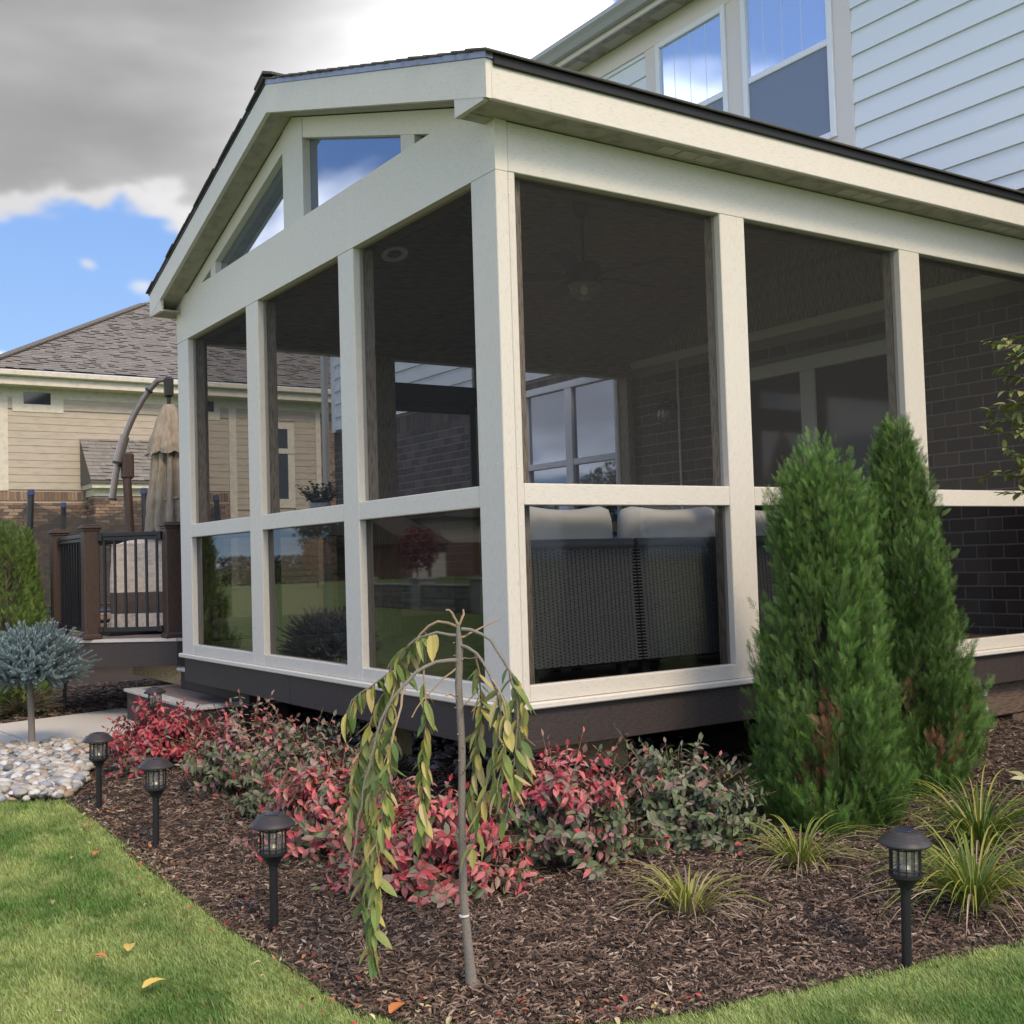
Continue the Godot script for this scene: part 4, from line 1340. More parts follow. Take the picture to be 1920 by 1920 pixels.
func arborvitae(label: String, at: Vector3, high: float, wide: float, seed_: int, n_plumes: int, tone: Color, scorched: Array, top_round := 1.0) -> void:
	var a := thing("arborvitae", label, "tree", at, 0.0, "arborvitae beside the porch")
	obj("trunk", MB.new().tube(PackedVector3Array([V(0, -0.05, 0), V(0.01, high * 0.4, 0), V(0, high * 0.86, 0.01)]), PackedFloat32Array([0.035, 0.024, 0.008]), 8), M.bark, a)
	var r := RandomNumberGenerator.new()
	r.seed = seed_
	var f := FastNoiseLite.new()
	f.seed = seed_
	f.frequency = 1.6
	var prof: Array = [[0.0, 0.72], [0.12, 0.93], [0.28, 1.0], [0.5, 0.82], [0.7, 0.62], [0.84, 0.47 * top_round], [0.94, 0.33 * top_round], [1.0, 0.16 * top_round]]
	var envelope := func(h: float, an: float) -> float:
		var e := 0.1
		for i in prof.size() - 1:
			if h <= prof[i + 1][0]:
				e = lerpf(prof[i][1], prof[i + 1][1], (h - prof[i][0]) / (prof[i + 1][0] - prof[i][0]))
				break
		return wide * 0.5 * e * (1.0 + 0.26 * f.get_noise_3d(cos(an) * 1.3, h * high * 1.4, sin(an) * 1.3))
	var sets := []
	for k in 3:
		sets.append([[] as Array[Transform3D], [] as Array[Color]])
	var brs := MB.new()
	var lead := Vector3.ZERO
	var lead_tone := tone
	for i in n_plumes:
		if i % 8 == 0:  # a new leader, with its own reach and tone
			lead = V(r.randf() * TAU, r.randf() * 0.97 + 0.02, r.randf_range(0.72, 1.08))
			lead_tone = tone * r.randf_range(0.70, 1.28)
		var ht := clampf(lead.y + r.randfn(0.0, 0.035), 0.012, 1.0)
		var an := lead.x + r.randfn(0.0, 0.17) / maxf(1.15 - ht, 0.3)
		var tip_r: float = envelope.call(ht, an) * lead.z * r.randf_range(0.86, 1.05)
		var tip := V(cos(an) * tip_r, ht * high, sin(an) * tip_r)
		var h0 := maxf(0.0, ht - r.randf_range(0.16, 0.28))
		var base := V(cos(an) * 0.02, h0 * high, sin(an) * 0.02)
		var mid := base.lerp(tip, 0.5) + V(cos(an), 0, sin(an)) * tip_r * 0.25 - V(0, 0.05, 0)
		brs.tube(PackedVector3Array([base, mid, tip]), PackedFloat32Array([0.004, 0.0025, 0.001]), 4, false)
		var tint := lead_tone * r.randf_range(0.85, 1.15)
		tint = tint.lerp(Color(0.13, 0.20, 0.045), r.randf() * 0.30)
		var out := V(cos(an), 0, sin(an))
		for q: Array in scorched:
			if tip.distance_to(q[0]) < q[1]:
				tint = Color(0.20, 0.095, 0.055) * r.randf_range(0.7, 1.4)
		for k in 30:
			var t := 0.40 + 0.60 * float(k) / 29.0
			var p := base.lerp(mid, t * 2.0) if t < 0.5 else mid.lerp(tip, t * 2.0 - 1.0)
			var dir := (out * r.randf_range(0.05, 0.65) + V(0, r.randf_range(0.55, 1.1), 0) + V(r.randf_range(-0.5, 0.5), 0, r.randf_range(-0.5, 0.5))).normalized()
			var nrm := (out.rotated(V(0, 1, 0), r.randf_range(-1.3, 1.3)) + V(0, r.randf_range(-0.2, 0.5), 0)).normalized()
			var x := dir.cross(nrm).normalized()
			var s := r.randf_range(0.045, 0.085) * (0.7 + 0.3 * (1.0 - ht))
			var t3: Array = sets[r.randi() % 3]
			t3[0].append(Transform3D(Basis(x, dir, x.cross(dir)).scaled(Vector3.ONE * s), p + V(r.randf_range(-1, 1), r.randf_range(-1, 1), r.randf_range(-1, 1)) * 0.025))
			t3[1].append(tint * r.randf_range(0.8, 1.2))
	obj("branches", brs, M.bark, a)
	for k in 3:
		scatter("crown", frond_mesh(seed_ + k).mesh(), M.needles, sets[k][0], sets[k][1], a)

func build_arborvitae() -> void:
	var g := Color(0.080, 0.160, 0.033)
	arborvitae("tall dark green arborvitae with rounded top and browned sprays low down, nearest the corner post", V(0.78, 0.02, -1.27), 1.83, 0.70, 810, 1180, g, [[V(0.29, 0.40, 0.16), 0.075], [V(0.14, 0.36, 0.30), 0.085], [V(0.33, 0.27, 0.06), 0.06], [V(0.2, 0.62, 0.26), 0.065], [V(0.3, 0.82, 0.1), 0.05], [V(0.33, 1.15, 0.06), 0.04]], 1.45)
	arborvitae("narrower dark green arborvitae with pointed top, standing behind the rounded one", V(0.53, 0.03, -2.18), 1.97, 0.70, 830, 1180, g, [[V(0.30, 0.40, 0.12), 0.11], [V(0.34, 0.30, 0.0), 0.10], [V(0.25, 0.75, -0.25), 0.06], [V(0.28, 1.1, -0.2), 0.06], [V(0.2, 0.6, 0.2), 0.06]], 0.85)
	var g2 := Color(0.095, 0.155, 0.030)
	arborvitae("bright green arborvitae at the deck's left end, behind the blue spruce", V(-7.25, 0, 0.88), 1.84, 0.78, 850, 620, g2, [], 1.1)
	arborvitae("slim green arborvitae partly behind the brown deck post with lower top", V(-7.75, 0, 0.62), 1.80, 0.5, 870, 420, g2, [], 1.0)

func build_spruce() -> void:
	var a := thing("blue_spruce", "small globe blue spruce grafted on a bare trunk among river rocks", "tree", V(-4.70, 0, 1.17))
	obj("trunk", MB.new().tube(PackedVector3Array([V(0, -0.05, 0), V(0.008, 0.2, 0.0), V(-0.006, 0.4, 0.0), V(-0.01, 0.62, 0)]), PackedFloat32Array([0.030, 0.024, 0.025, 0.022]), 10), M.pale_bark, a)
	var r := RandomNumberGenerator.new()
	r.seed = 404
	var shoot := MB.new()
	shoot.col = Color(0.5, 0.38, 0.25)
	shoot.tube(PackedVector3Array([V(0, 0, 0), V(0, 0.09, 0)]), PackedFloat32Array([0.003, 0.0015]), 4)
	for k in 110:
		var t := float(k) / 110.0
		var an := k * 2.39996
		var ra := V(cos(an), 0, sin(an))
		var d := (ra + V(0, 0.55 + 0.9 * t * t, 0)).normalized()
		var p := V(0, 0.092 * t, 0)
		var s := d.cross(V(0, 1, 0)).normalized() * 0.0016
		var g := r.randf_range(0.75, 1.2)
		shoot.col = Color(g * 0.97, g, g)
		var ln := r.randf_range(0.014, 0.020) * (1.0 - 0.25 * t)
		shoot.quad(p - s, p + s, p + d * ln + s * 0.3, p + d * ln - s * 0.3)
	var where: Array[Transform3D] = []
	var cols: Array[Color] = []
	var brs := MB.new()
	for k in 230:
		var an := k * 2.39996 + r.randf_range(-0.2, 0.2)
		var el := lerpf(-0.38, 1.35, float(k) / 230.0)
		var d := V(cos(an) * cos(el), sin(el) * 0.72, sin(an) * cos(el))
		var reach := 0.345 * r.randf_range(0.72, 1.14) * (0.80 if el < -0.2 else 1.0)
		var p0 := V(0, 0.60, 0)
		var p1 := p0 + d * reach * 0.6 - V(0, 0.02, 0)
		var p2 := p0 + d * reach + V(0, 0.015, 0)
		brs.tube(PackedVector3Array([p0, p1, p2]), PackedFloat32Array([0.007, 0.005, 0.003]), 4, false)
		for q in 6:
			var t := 0.55 + 0.09 * q
			var p := p0.lerp(p2, t)
			var sd := d.cross(V(0, 1, 0)).normalized().rotated(d.normalized(), r.randf() * TAU)
			var dir := (d.normalized() + sd * (0.85 if q < 5 else 0.05) + V(0, 0.25, 0)).normalized()
			var x := dir.cross(V(0.3, 0.1, 1)).normalized()
			where.append(Transform3D(Basis(x, dir, x.cross(dir)).scaled(Vector3.ONE * r.randf_range(1.0, 1.4)), p))
			cols.append(Color(0.235, 0.315, 0.335) * r.randf_range(0.75, 1.25))
	obj("branches", brs, M.bark, a)
	scatter("crown", shoot.mesh(), M.needles, where, cols, a)

# a burning bush: stems that fork into twigs with pairs of leaves
func bush(label: String, at: Vector3, ra: float, high: float, seed_: int, pick: Callable, n_twigs := 190, most := 170) -> void:
	var a := thing("burning_bush", label, "shrub", at, 0.0, "burning bushes along the porch foot")
	var r := RandomNumberGenerator.new()
	r.seed = seed_
	var stems := MB.new()
	var shapes := [leaf_mesh(1.0, 0.52, 0.16, 0.35, 3), leaf_mesh(1.0, 0.46, 0.34, 0.5, 3), leaf_mesh(1.0, 0.58, 0.06, 0.2, 3)]
	var pal_cols := [Color(0.37, 0.052, 0.070), Color(0.25, 0.032, 0.048), Color(0.43, 0.130, 0.125), Color(0.29, 0.115, 0.115), Color(0.19, 0.12, 0.10), Color(0.13, 0.135, 0.095), Color(0.105, 0.135, 0.062), Color(0.065, 0.092, 0.044), Color(0.26, 0.18, 0.145), Color(0.155, 0.172, 0.108)]
	var pal := []
	for c: Color in pal_cols:
		var m: StandardMaterial3D = M.bush_leaf.duplicate()
		m.albedo_color = c.linear_to_srgb()
		m.backlight = Color(0.3, 0.3, 0.3)
		pal.append(m)
	var items := []
	for i in n_twigs:
		var an := i * 2.39996 + r.randf_range(-0.3, 0.3)
		var el := acos(1.0 - r.randf_range(0.02, 1.05))
		var d := V(cos(an) * sin(el), cos(el), sin(an) * sin(el))
		var reach := r.randf_range(0.62, 1.0) if r.randf() < 0.94 else r.randf_range(1.02, 1.16)
		var tip := V(d.x * ra, maxf(0.06, d.y * high * 0.93 + 0.05), d.z * ra) * reach
		var base := V(d.x * 0.05, 0.0, d.z * 0.05)
		var mid := base.lerp(tip, 0.5) + V(0, 0.07, 0) - V(d.x, 0, d.z) * 0.03
		stems.tube(PackedVector3Array([base, mid, tip]), PackedFloat32Array([0.005, 0.003, 0.0012]), 5, false)
		var n := 27
		for k in n:
			var t := 0.28 + 0.72 * float(k / 2) / float((n - 1) / 2)
			var p := base.lerp(mid, t * 2) if t < 0.5 else mid.lerp(tip, t * 2 - 1)
			var grow := (tip - mid).normalized()
			var side := grow.cross(V(0, 1, 0.1)).normalized().rotated(grow, (k / 2) * 1.57 + r.randf_range(-0.4, 0.4))
			if k % 2 == 1:
				side = -side
			var dir := (side + grow * r.randf_range(0.2, 0.7) + V(0, r.randf_range(-0.95, 0.0), 0)).normalized()
			if k == n - 1:
				dir = (grow + V(0, 0.3, 0)).normalized()
			var nrm := (V(0, 0.55, 0) + d * 1.1 + V(r.randf_range(-0.4, 0.4), 0, r.randf_range(-0.4, 0.4))).normalized()
			var x := dir.cross(nrm).normalized()
			var s := r.randf_range(0.034, 0.053) * (0.75 if k >= n - 2 else 1.0)
			items.append([r.randi() % 3, pick.call(r, p / V(ra, high, ra), t), Transform3D(Basis(x, dir, x.cross(dir)).scaled(Vector3.ONE * s), p + side * 0.004)])
	obj("stems", stems, M.dead_stem, a)
	pieces("leaf", "foliage", a, shapes, pal, items, M.leafy, most)

func build_bushes() -> void:
	mat("bush_leaf", Color.WHITE, 0.5)
	M.bush_leaf.backlight_enabled = true
	var w := func(r: RandomNumberGenerator, odds: Array) -> int:
		var x := r.randf()
		for i in odds.size():
			x -= odds[i]
			if x < 0:
				return i
		return odds.size() - 1
	# odds of the ten tones: vivid red, deep red, coral, dull red, russet, olive, green, dark green, dusty pink, grey green
	var vivid := func(r, p, _t): return w.call(r, [0.40, 0.34, 0.03, 0.12, 0.05, 0.02, 0.02, 0.02]) if p.y > 0.25 + p.z * 0.2 else w.call(r, [0.10, 0.18, 0.0, 0.22, 0.2, 0.12, 0.06, 0.12])
	var dusk := func(r, p, _t): return w.call(r, [0.04, 0.03, 0.08, 0.20, 0.20, 0.10, 0.06, 0.03, 0.20, 0.06]) if p.y > 0.5 else w.call(r, [0.01, 0.01, 0.02, 0.10, 0.15, 0.14, 0.2, 0.15, 0.12, 0.10])
	var green := func(r, p, _t): return w.call(r, [0.01, 0.0, 0.02, 0.07, 0.17, 0.2, 0.12, 0.06, 0.20, 0.15]) if p.y > 0.5 else w.call(r, [0.0, 0.0, 0.01, 0.03, 0.08, 0.17, 0.28, 0.22, 0.06, 0.15])
	var coral := func(r, p, _t): return w.call(r, [0.17, 0.04, 0.28, 0.16, 0.08, 0.06, 0.05, 0.04, 0.12]) if p.y > 0.45 else w.call(r, [0.06, 0.02, 0.16, 0.18, 0.14, 0.10, 0.12, 0.1, 0.12])
	var fire := func(r, p, _t): return w.call(r, [0.27, 0.06, 0.25, 0.14, 0.07, 0.05, 0.06, 0.04, 0.06]) if p.y > 0.30 else w.call(r, [0.12, 0.03, 0.20, 0.14, 0.08, 0.10, 0.14, 0.12, 0.07])
	var half := func(r, p, _t): return w.call(r, [0.22, 0.08, 0.24, 0.22, 0.07, 0.03, 0.02, 0.02, 0.10]) if p.y > 0.52 else w.call(r, [0.03, 0.01, 0.05, 0.09, 0.12, 0.18, 0.24, 0.14, 0.04, 0.10])
	var sage := func(r, p, _t): return w.call(r, [0.015, 0.0, 0.02, 0.03, 0.08, 0.22, 0.16, 0.10, 0.07, 0.32]) if p.y > 0.5 else w.call(r, [0.005, 0.0, 0.005, 0.02, 0.04, 0.14, 0.32, 0.26, 0.02, 0.2])
	bush("vivid crimson burning bush at the far left end of the row", V(-3.15, 0.01, 0.66), 0.45, 0.50, 1, vivid)
	bush("tall dusky red and green burning bush behind the second path light", V(-1.95, 0.02, 0.52), 0.48, 0.59, 2, dusk, 210)
	bush("mostly dull green burning bush with pink tips in the row's middle", V(-1.15, 0.02, 0.55), 0.45, 0.51, 3, green)
	bush("coral tinted burning bush just left of the weeping tree", V(-0.45, 0.02, 0.70), 0.44, 0.48, 4, coral)
	bush("fiery red burning bush directly behind the weeping tree's trunk", V(0.40, 0.02, 0.68), 0.46, 0.48, 5, fire, 225, 220)
	bush("burning bush red on top and green below, below the porch corner", V(0.44, 0.02, 0.06), 0.45, 0.57, 6, half, 210, 200)
	bush("grey green burning bush at the right end of the row with few red leaves", V(0.50, 0.02, -0.55), 0.46, 0.52, 7, sage, 220, 200)

func build_weeping_tree() -> void:
	var base := V(1.39, 0.0, 1.11)
	var a := thing("weeping_tree", "young weeping cherry with bare arching branches and yellowing hanging leaves", "tree", base)
	var U := V(0.56, 0, -0.83)
	var T := V(0.83, 0, 0.56)
	var B := func(u: float, v: float, w: float) -> Vector3: return (U * u + V(0, v, 0) + T * w) * 0.01
	obj("trunk", MB.new().tube(PackedVector3Array([B.call(1.2, -4, 0), B.call(0.6, 3, 0), B.call(0, 12, 0), B.call(-1.2, 30, 0.5), B.call(-1.0, 55, 0.3), B.call(-0.4, 75, 0), B.call(-0.9, 95, 0.3), B.call(-0.3, 106, 0), B.call(-0.6, 114, 0)]), PackedFloat32Array([0.0225, 0.0195, 0.0150, 0.0130, 0.0115, 0.0115, 0.011, 0.012, 0.005]), 12), M.pale_bark, a)
	var knots := MB.new()
	var kr := RandomNumberGenerator.new()
	kr.seed = 3
	for k in 26:
		var kv := 8.0 + k * 4.0
		var ka := kr.randf() * TAU
		knots.add(pebble(k), Transform3D(Basis.IDENTITY.scaled(V(0.0045, 0.0035, 0.0045)), B.call(-0.8, kv, 0.2) + V(cos(ka), 0, sin(ka)) * (0.0118 if kv > 30 else 0.0165)))
	obj("bark_knots", knots, M.twig, a, "stuff")
	var band := obj("tie", MB.new().tube(PackedVector3Array([B.call(-1.1, 24.6, 0.5), B.call(-1.13, 25.1, 0.5)]), PackedFloat32Array([0.0158]), 14), M.vinyl_dim, a)
	band.set_meta("label", "thin white tie round the trunk")
	var lines := [
		[0.0072, 0.0022, [V(-0.5, 102.6, 0), V(-9, 102, 3), V(-15.6, 97.7, 5), V(-23.4, 88, 7), V(-28, 73, 8), V(-31.6, 57, 8), V(-35, 36, 8)]],
		[0.0060, 0.0018, [V(0, 110, 0), V(-8.6, 111, -1), V(-17, 107, -3), V(-23, 99, -5), V(-29, 94.5, -6), V(-34.4, 91, -7), V(-37.5, 84, -7)]],
		[0.0050, 0.0018, [V(-0.8, 113, 0), V(-6.5, 114.5, -3), V(-12.7, 110.7, -5), V(-19.6, 99, -8), V(-27.4, 88, -9), V(-34, 70, -10), V(-37.5, 50, -10)]],
		[0.0062, 0.0018, [V(0.3, 112, 0), V(7.7, 110, 2), V(13, 102.6, 3), V(16, 94.5, 3), V(17, 84.7, 3), V(15, 68, 4), V(12, 53.7, 4)]],
		[0.0058, 0.0018, [V(0.4, 107, 0), V(5, 105, 5), V(9.6, 97, 8), V(11.6, 86, 9), V(8.6, 71.7, 9), V(4.7, 57, 8), V(2.2, 46, 8)]],
		[0.0034, 0.0014, [V(-11.4, 101, 3.5), V(-11, 88, 4), V(-12, 70, 4), V(-14, 50, 4)]],
		[0.0030, 0.0014, [V(4.5, 105, 5), V(6, 90, 0), V(4, 72, -2), V(1, 54, -3)]],
		[0.0050, 0.0030, [V(-0.5, 113.5, 0), V(-2.5, 117.5, 1), V(-4, 118, 1)]],
		[0.0050, 0.0028, [V(-0.5, 113, 0), V(1.2, 116.5, -1), V(1.0, 118.4, -1)]],
		[0.0040, 0.0022, [V(-0.8, 90, 0), V(-3, 92.5, 2), V(-5, 92, 3)]],
		[0.0042, 0.0016, [V(-17, 95.6, 5.4), V(-20.5, 80, 11), V(-23.6, 60, 13), V(-25.7, 40.7, 14), V(-28, 16, 13)]],
		[0.0036, 0.0014, [V(-24, 86.5, 7.2), V(-27, 76, -2), V(-30, 62, -5), V(-31, 44, -6), V(-33, 24, -6)]],
		[0.0036, 0.0014, [V(13.4, 101.5, 3), V(18.5, 92, -3), V(18.6, 80, -4), V(16.6, 66, -5)]],
		[0.0032, 0.0012, [V(-19.6, 99, -8), V(-25, 82, 1), V(-28, 64, 2), V(-29, 48, 3)]],
		[0.0030, 0.0012, [V(9.6, 97, 8), V(13.5, 90, 12), V(13, 78, 13), V(10, 64, 13)]],
		[0.0040, 0.0025, [V(-0.4, 109.4, 0), V(5, 111.5, -2), V(12, 114.5, -3)]],
		[0.0034, 0.0022, [V(-0.6, 100.8, 0), V(-6, 97, 2), V(-12, 91, 4), V(-15, 86, 5)]],
		[0.0022, 0.0014, [V(0.4, 103, 1), V(5, 103.4, 3), V(7, 102.9, 4)]],
	]
	var r := RandomNumberGenerator.new()
	r.seed = 99
	var leaf := [leaf_mesh(1.0, 0.32, 0.12, 0.3, 5), leaf_mesh(1.0, 0.26, 0.34, 0.6, 5), leaf_mesh(1.0, 0.36, -0.16, 0.2, 5)]
	var tones := [Color(0.145, 0.195, 0.042), Color(0.105, 0.160, 0.036), Color(0.23, 0.235, 0.058), Color(0.34, 0.29, 0.08), Color(0.070, 0.120, 0.032), Color(0.36, 0.30, 0.13), Color(0.175, 0.205, 0.058)]
	var pal := []
	for c: Color in tones:
		var m: StandardMaterial3D = M.bush_leaf.duplicate()
		m.albedo_color = c.linear_to_srgb()
		m.backlight = Color(0.5, 0.5, 0.4)
		pal.append(m)
	var items := []
	for li in lines.size():
		var q: Array = lines[li]
		var cv := Curve3D.new()
		for k in q[2].size():
			var p: Vector3 = q[2][k]
			var here: Vector3 = B.call(p.x, p.y, p.z)
			var pr: Vector3 = q[2][maxi(k - 1, 0)]
			var nx: Vector3 = q[2][mini(k + 1, q[2].size() - 1)]
			var tan: Vector3 = (B.call(nx.x, nx.y, nx.z) - B.call(pr.x, pr.y, pr.z)) / 6.0
			cv.add_point(here, -tan, tan)
		var ln := cv.get_baked_length()
		var pts := PackedVector3Array()
		var rad := PackedFloat32Array()
		var n := maxi(6, int(ln / 0.035))
		for k in n + 1:
			var t := float(k) / n
			pts.append(cv.sample_baked(ln * t, true) + V(r.randf_range(-1, 1), r.randf_range(-1, 1), r.randf_range(-1, 1)) * 0.0026)
			rad.append(lerpf(q[0], q[1], pow(t, 0.6)) * r.randf_range(0.92, 1.12))
		obj("branch", MB.new().tube(pts, rad, 7), M.twig if q[0] < 0.0055 else M.pale_bark, a)
		if ln < 0.3 or q[1] > 0.0021:
			continue
		var s := ln * (0.16 if li < 3 else (0.30 if li < 5 else 0.12))
		while s < ln:
			var p := cv.sample_baked(s, true)
			var an := r.randf() * TAU
			var dir := (V(cos(an), 0, sin(an)) * r.randf_range(0.15, 1.15) + V(0, -1, 0)).normalized()
			var nrm := V(cos(an + 0.4), 0.3, sin(an + 0.4))
			var x := dir.cross(nrm).normalized()
			var sz := r.randf_range(0.052, 0.096)
			items.append([r.randi() % 3, r.randi() % 7, Transform3D(Basis(x, dir, x.cross(dir)).scaled(Vector3.ONE * sz), p)])
			s += r.randf_range(0.007, 0.015) * (1.7 if li in [3, 4, 12, 14] else 1.0)
	pieces("leaf", "foliage", a, leaf, pal, items, M.leafy, 300)

func clump(label: String, at: Vector3, n: int, ln: float, seed_: int, dead: float, tone: Color, up: float) -> void:
	var a := thing("daylily_clump", label, "plant", at, 0.0, "grassy clumps in the mulch")
	var r := RandomNumberGenerator.new()
	r.seed = seed_
	var m := MB.new()
	for i in n:
		var an := r.randf() * TAU
		var d := V(cos(an), 0, sin(an))
		var L := ln * r.randf_range(0.55, 1.1)
		var is_dead := r.randf() < dead
		var rise := r.randf_range(0.35, 1.0) * up
		if is_dead:
			rise *= 0.45
		var c := tone * r.randf_range(0.75, 1.3)
		if is_dead:
			c = Color(0.36, 0.29, 0.20) * r.randf_range(0.6, 1.2)
		elif r.randf() < 0.3:
			c = Color(0.27, 0.26, 0.06)
		var w := r.randf_range(0.0026, 0.0052)
		var p := V(cos(an) * 0.03, 0, sin(an) * 0.03) * r.randf() * 1.6
		var side := d.cross(V(0, 1, 0)).normalized()
		var prev: Array[Vector3] = []
		var v := (d * r.randf_range(0.25, 0.7) + V(0, rise * 1.4, 0)).normalized()
		var seg := 9
		for k in seg + 1:
			var t := float(k) / seg
			var ww := w * (1.0 - pow(t, 2.2)) + 0.0004
			var row: Array[Vector3] = [p - side * ww, p + v.cross(side) * ww * 0.5, p + side * ww]
			m.col = c * (1.0 + 0.25 * t)
			if k > 0:
				m.quad(prev[0], prev[1], row[1], row[0])
				m.quad(prev[1], prev[2], row[2], row[1])
			prev = row
			p += v * L / seg
			p.y = maxf(p.y, 0.008)
			v = (v + (d * 0.35 + V(0, -0.52, 0)) * (0.18 + 0.42 * t)).normalized()
	obj("blades", m, M.blade, a, "stuff")
	var crown := MB.new()
	for i in 40:
		var an := r.randf() * TAU
		var d := V(cos(an), 0, sin(an))
		crown.tube(PackedVector3Array([d * 0.01, d * 0.04 + V(0, 0.02, 0), d * r.randf_range(0.08, 0.16) + V(0, 0.012, 0)]), PackedFloat32Array([0.0016, 0.0014, 0.0008]), 4, false)
	obj("dry_stalks", crown, M.dead_stem, a, "stuff")

func build_clumps() -> void:
	clump("small yellowing grassy clump with dry stalks, nearest the weeping tree", V(1.33, 0.03, 0.15), 100, 0.36, 1, 0.42, Color(0.20, 0.21, 0.05), 1.35)
	clump("yellow green grassy clump in front of the tall arborvitae", V(1.16, 0.04, -0.62), 120, 0.37, 2, 0.40, Color(0.17, 0.20, 0.045), 0.95)
	clump("largest arching green clump beside the right path light", V(1.90, 0.04, -0.70), 190, 0.49, 3, 0.10, Color(0.125, 0.165, 0.035), 0.85)
	clump("dark green grassy clump between the path light and the second arborvitae", V(1.48, 0.05, -1.36), 180, 0.54, 4, 0.10, Color(0.085, 0.135, 0.030), 1.0)

func small_plant(called: String, label: String, cat: String, at: Vector3, n: int, reach: float, lf: Vector2, tones: Array, seed_: int, up := 0.6) -> void:
	var a := thing(called, label, cat, at)
	var r := RandomNumberGenerator.new()
	r.seed = seed_
	var m := MB.new()
	var st := MB.new()
	var shape := leaf_mesh(lf.x, lf.y, lf.x * 0.25, 0.3)
	for i in n:
		var an := i * 2.4
		var d := (V(cos(an), 0, sin(an)) + V(0, r.randf_range(0.1, 1.0) * up * 2.0, 0)).normalized()
		var p := d * reach * r.randf_range(0.2, 1.0)
		p.y = maxf(p.y, 0.02)
		st.tube(PackedVector3Array([V(0, 0, 0), p * 0.5 + V(0, 0.03, 0), p]), PackedFloat32Array([0.004, 0.002]), 4, false)
		var x := d.cross(V(r.randf_range(-0.3, 0.3), 1, r.randf_range(-0.3, 0.3))).normalized()
		m.add(shape, Transform3D(Basis(x, d, x.cross(d)).scaled(Vector3.ONE * r.randf_range(0.7, 1.2)), p), tones[r.randi() % tones.size()])
	obj("stems", st, M.dead_stem, a)
	obj("foliage", m, M.leafy, a, "stuff")

func build_small_plants() -> void:
	small_plant("low_shrub", "low green shrub behind the blue spruce trunk across the path", "shrub", V(-7.0, 0.02, 0.80), 420, 0.40, Vector2(0.07, 0.022), [Color(0.06, 0.10, 0.03), Color(0.09, 0.12, 0.04), Color(0.05, 0.08, 0.03)], 3, 0.6)
	small_plant("hosta", "withered pale hosta in the mulch at the right edge, farther one", "plant", V(0.55, 0.08, -3.60), 26, 0.16, Vector2(0.12, 0.05), [Color(0.35, 0.30, 0.20), Color(0.25, 0.24, 0.10), Color(0.42, 0.38, 0.26)], 5, 0.3)
	small_plant("hosta", "small fading hosta at the right edge, nearer the grassy clumps", "plant", V(1.02, 0.06, -2.62), 20, 0.14, Vector2(0.12, 0.06), [Color(0.20, 0.24, 0.08), Color(0.38, 0.36, 0.22), Color(0.28, 0.28, 0.12)], 6, 0.3)
	# sapling whose leaves reach in from the right
	var a := thing("sapling", "leafy yellow green sapling reaching in at the right edge", "tree", V(1.60, 0.0, -1.85))
	obj("trunk", MB.new().tube(PackedVector3Array([V(0.05, -0.05, -0.02), V(0.05, 0.9, 0), V(0.02, 1.7, 0.02), V(0, 2.25, 0)]), PackedFloat32Array([0.022, 0.018, 0.012, 0.005]), 8), M.bark, a)
	var r := RandomNumberGenerator.new()
	r.seed = 17
	var m := MB.new()
	var st := MB.new()
	var shape := leaf_mesh(0.05, 0.027, 0.012, 0.3)
	for i in 46:
		var an := i * 2.4
		var h := 1.55 + 0.75 * i / 46.0
		var d := V(cos(an), r.randf_range(-0.2, 0.4), sin(an)).normalized()
		var ln := r.randf_range(0.18, 0.42) * (1.1 - 0.4 * i / 46.0)
		var p0 := V(0.02, h, 0.01)
		st.tube(PackedVector3Array([p0, p0 + d * ln]), PackedFloat32Array([0.004, 0.0015]), 4, false)
		for k in 15:
			var p := p0 + d * ln * (0.35 + 0.65 * k / 14.0)
			var e := (d + V(r.randf_range(-1, 1), r.randf_range(-0.9, 0.6), r.randf_range(-1, 1))).normalized()
			var x := e.cross(V(r.randf_range(-0.4, 0.4), 1, r.randf_range(-0.4, 0.4))).normalized()
			m.add(shape, Transform3D(Basis(x, e, x.cross(e)).scaled(Vector3.ONE * r.randf_range(0.7, 1.2)), p), [Color(0.16, 0.20, 0.05), Color(0.12, 0.16, 0.04), Color(0.24, 0.22, 0.07)][r.randi() % 3])
	obj("branches", st, M.bark, a)
	obj("crown", m, M.leafy, a, "stuff")

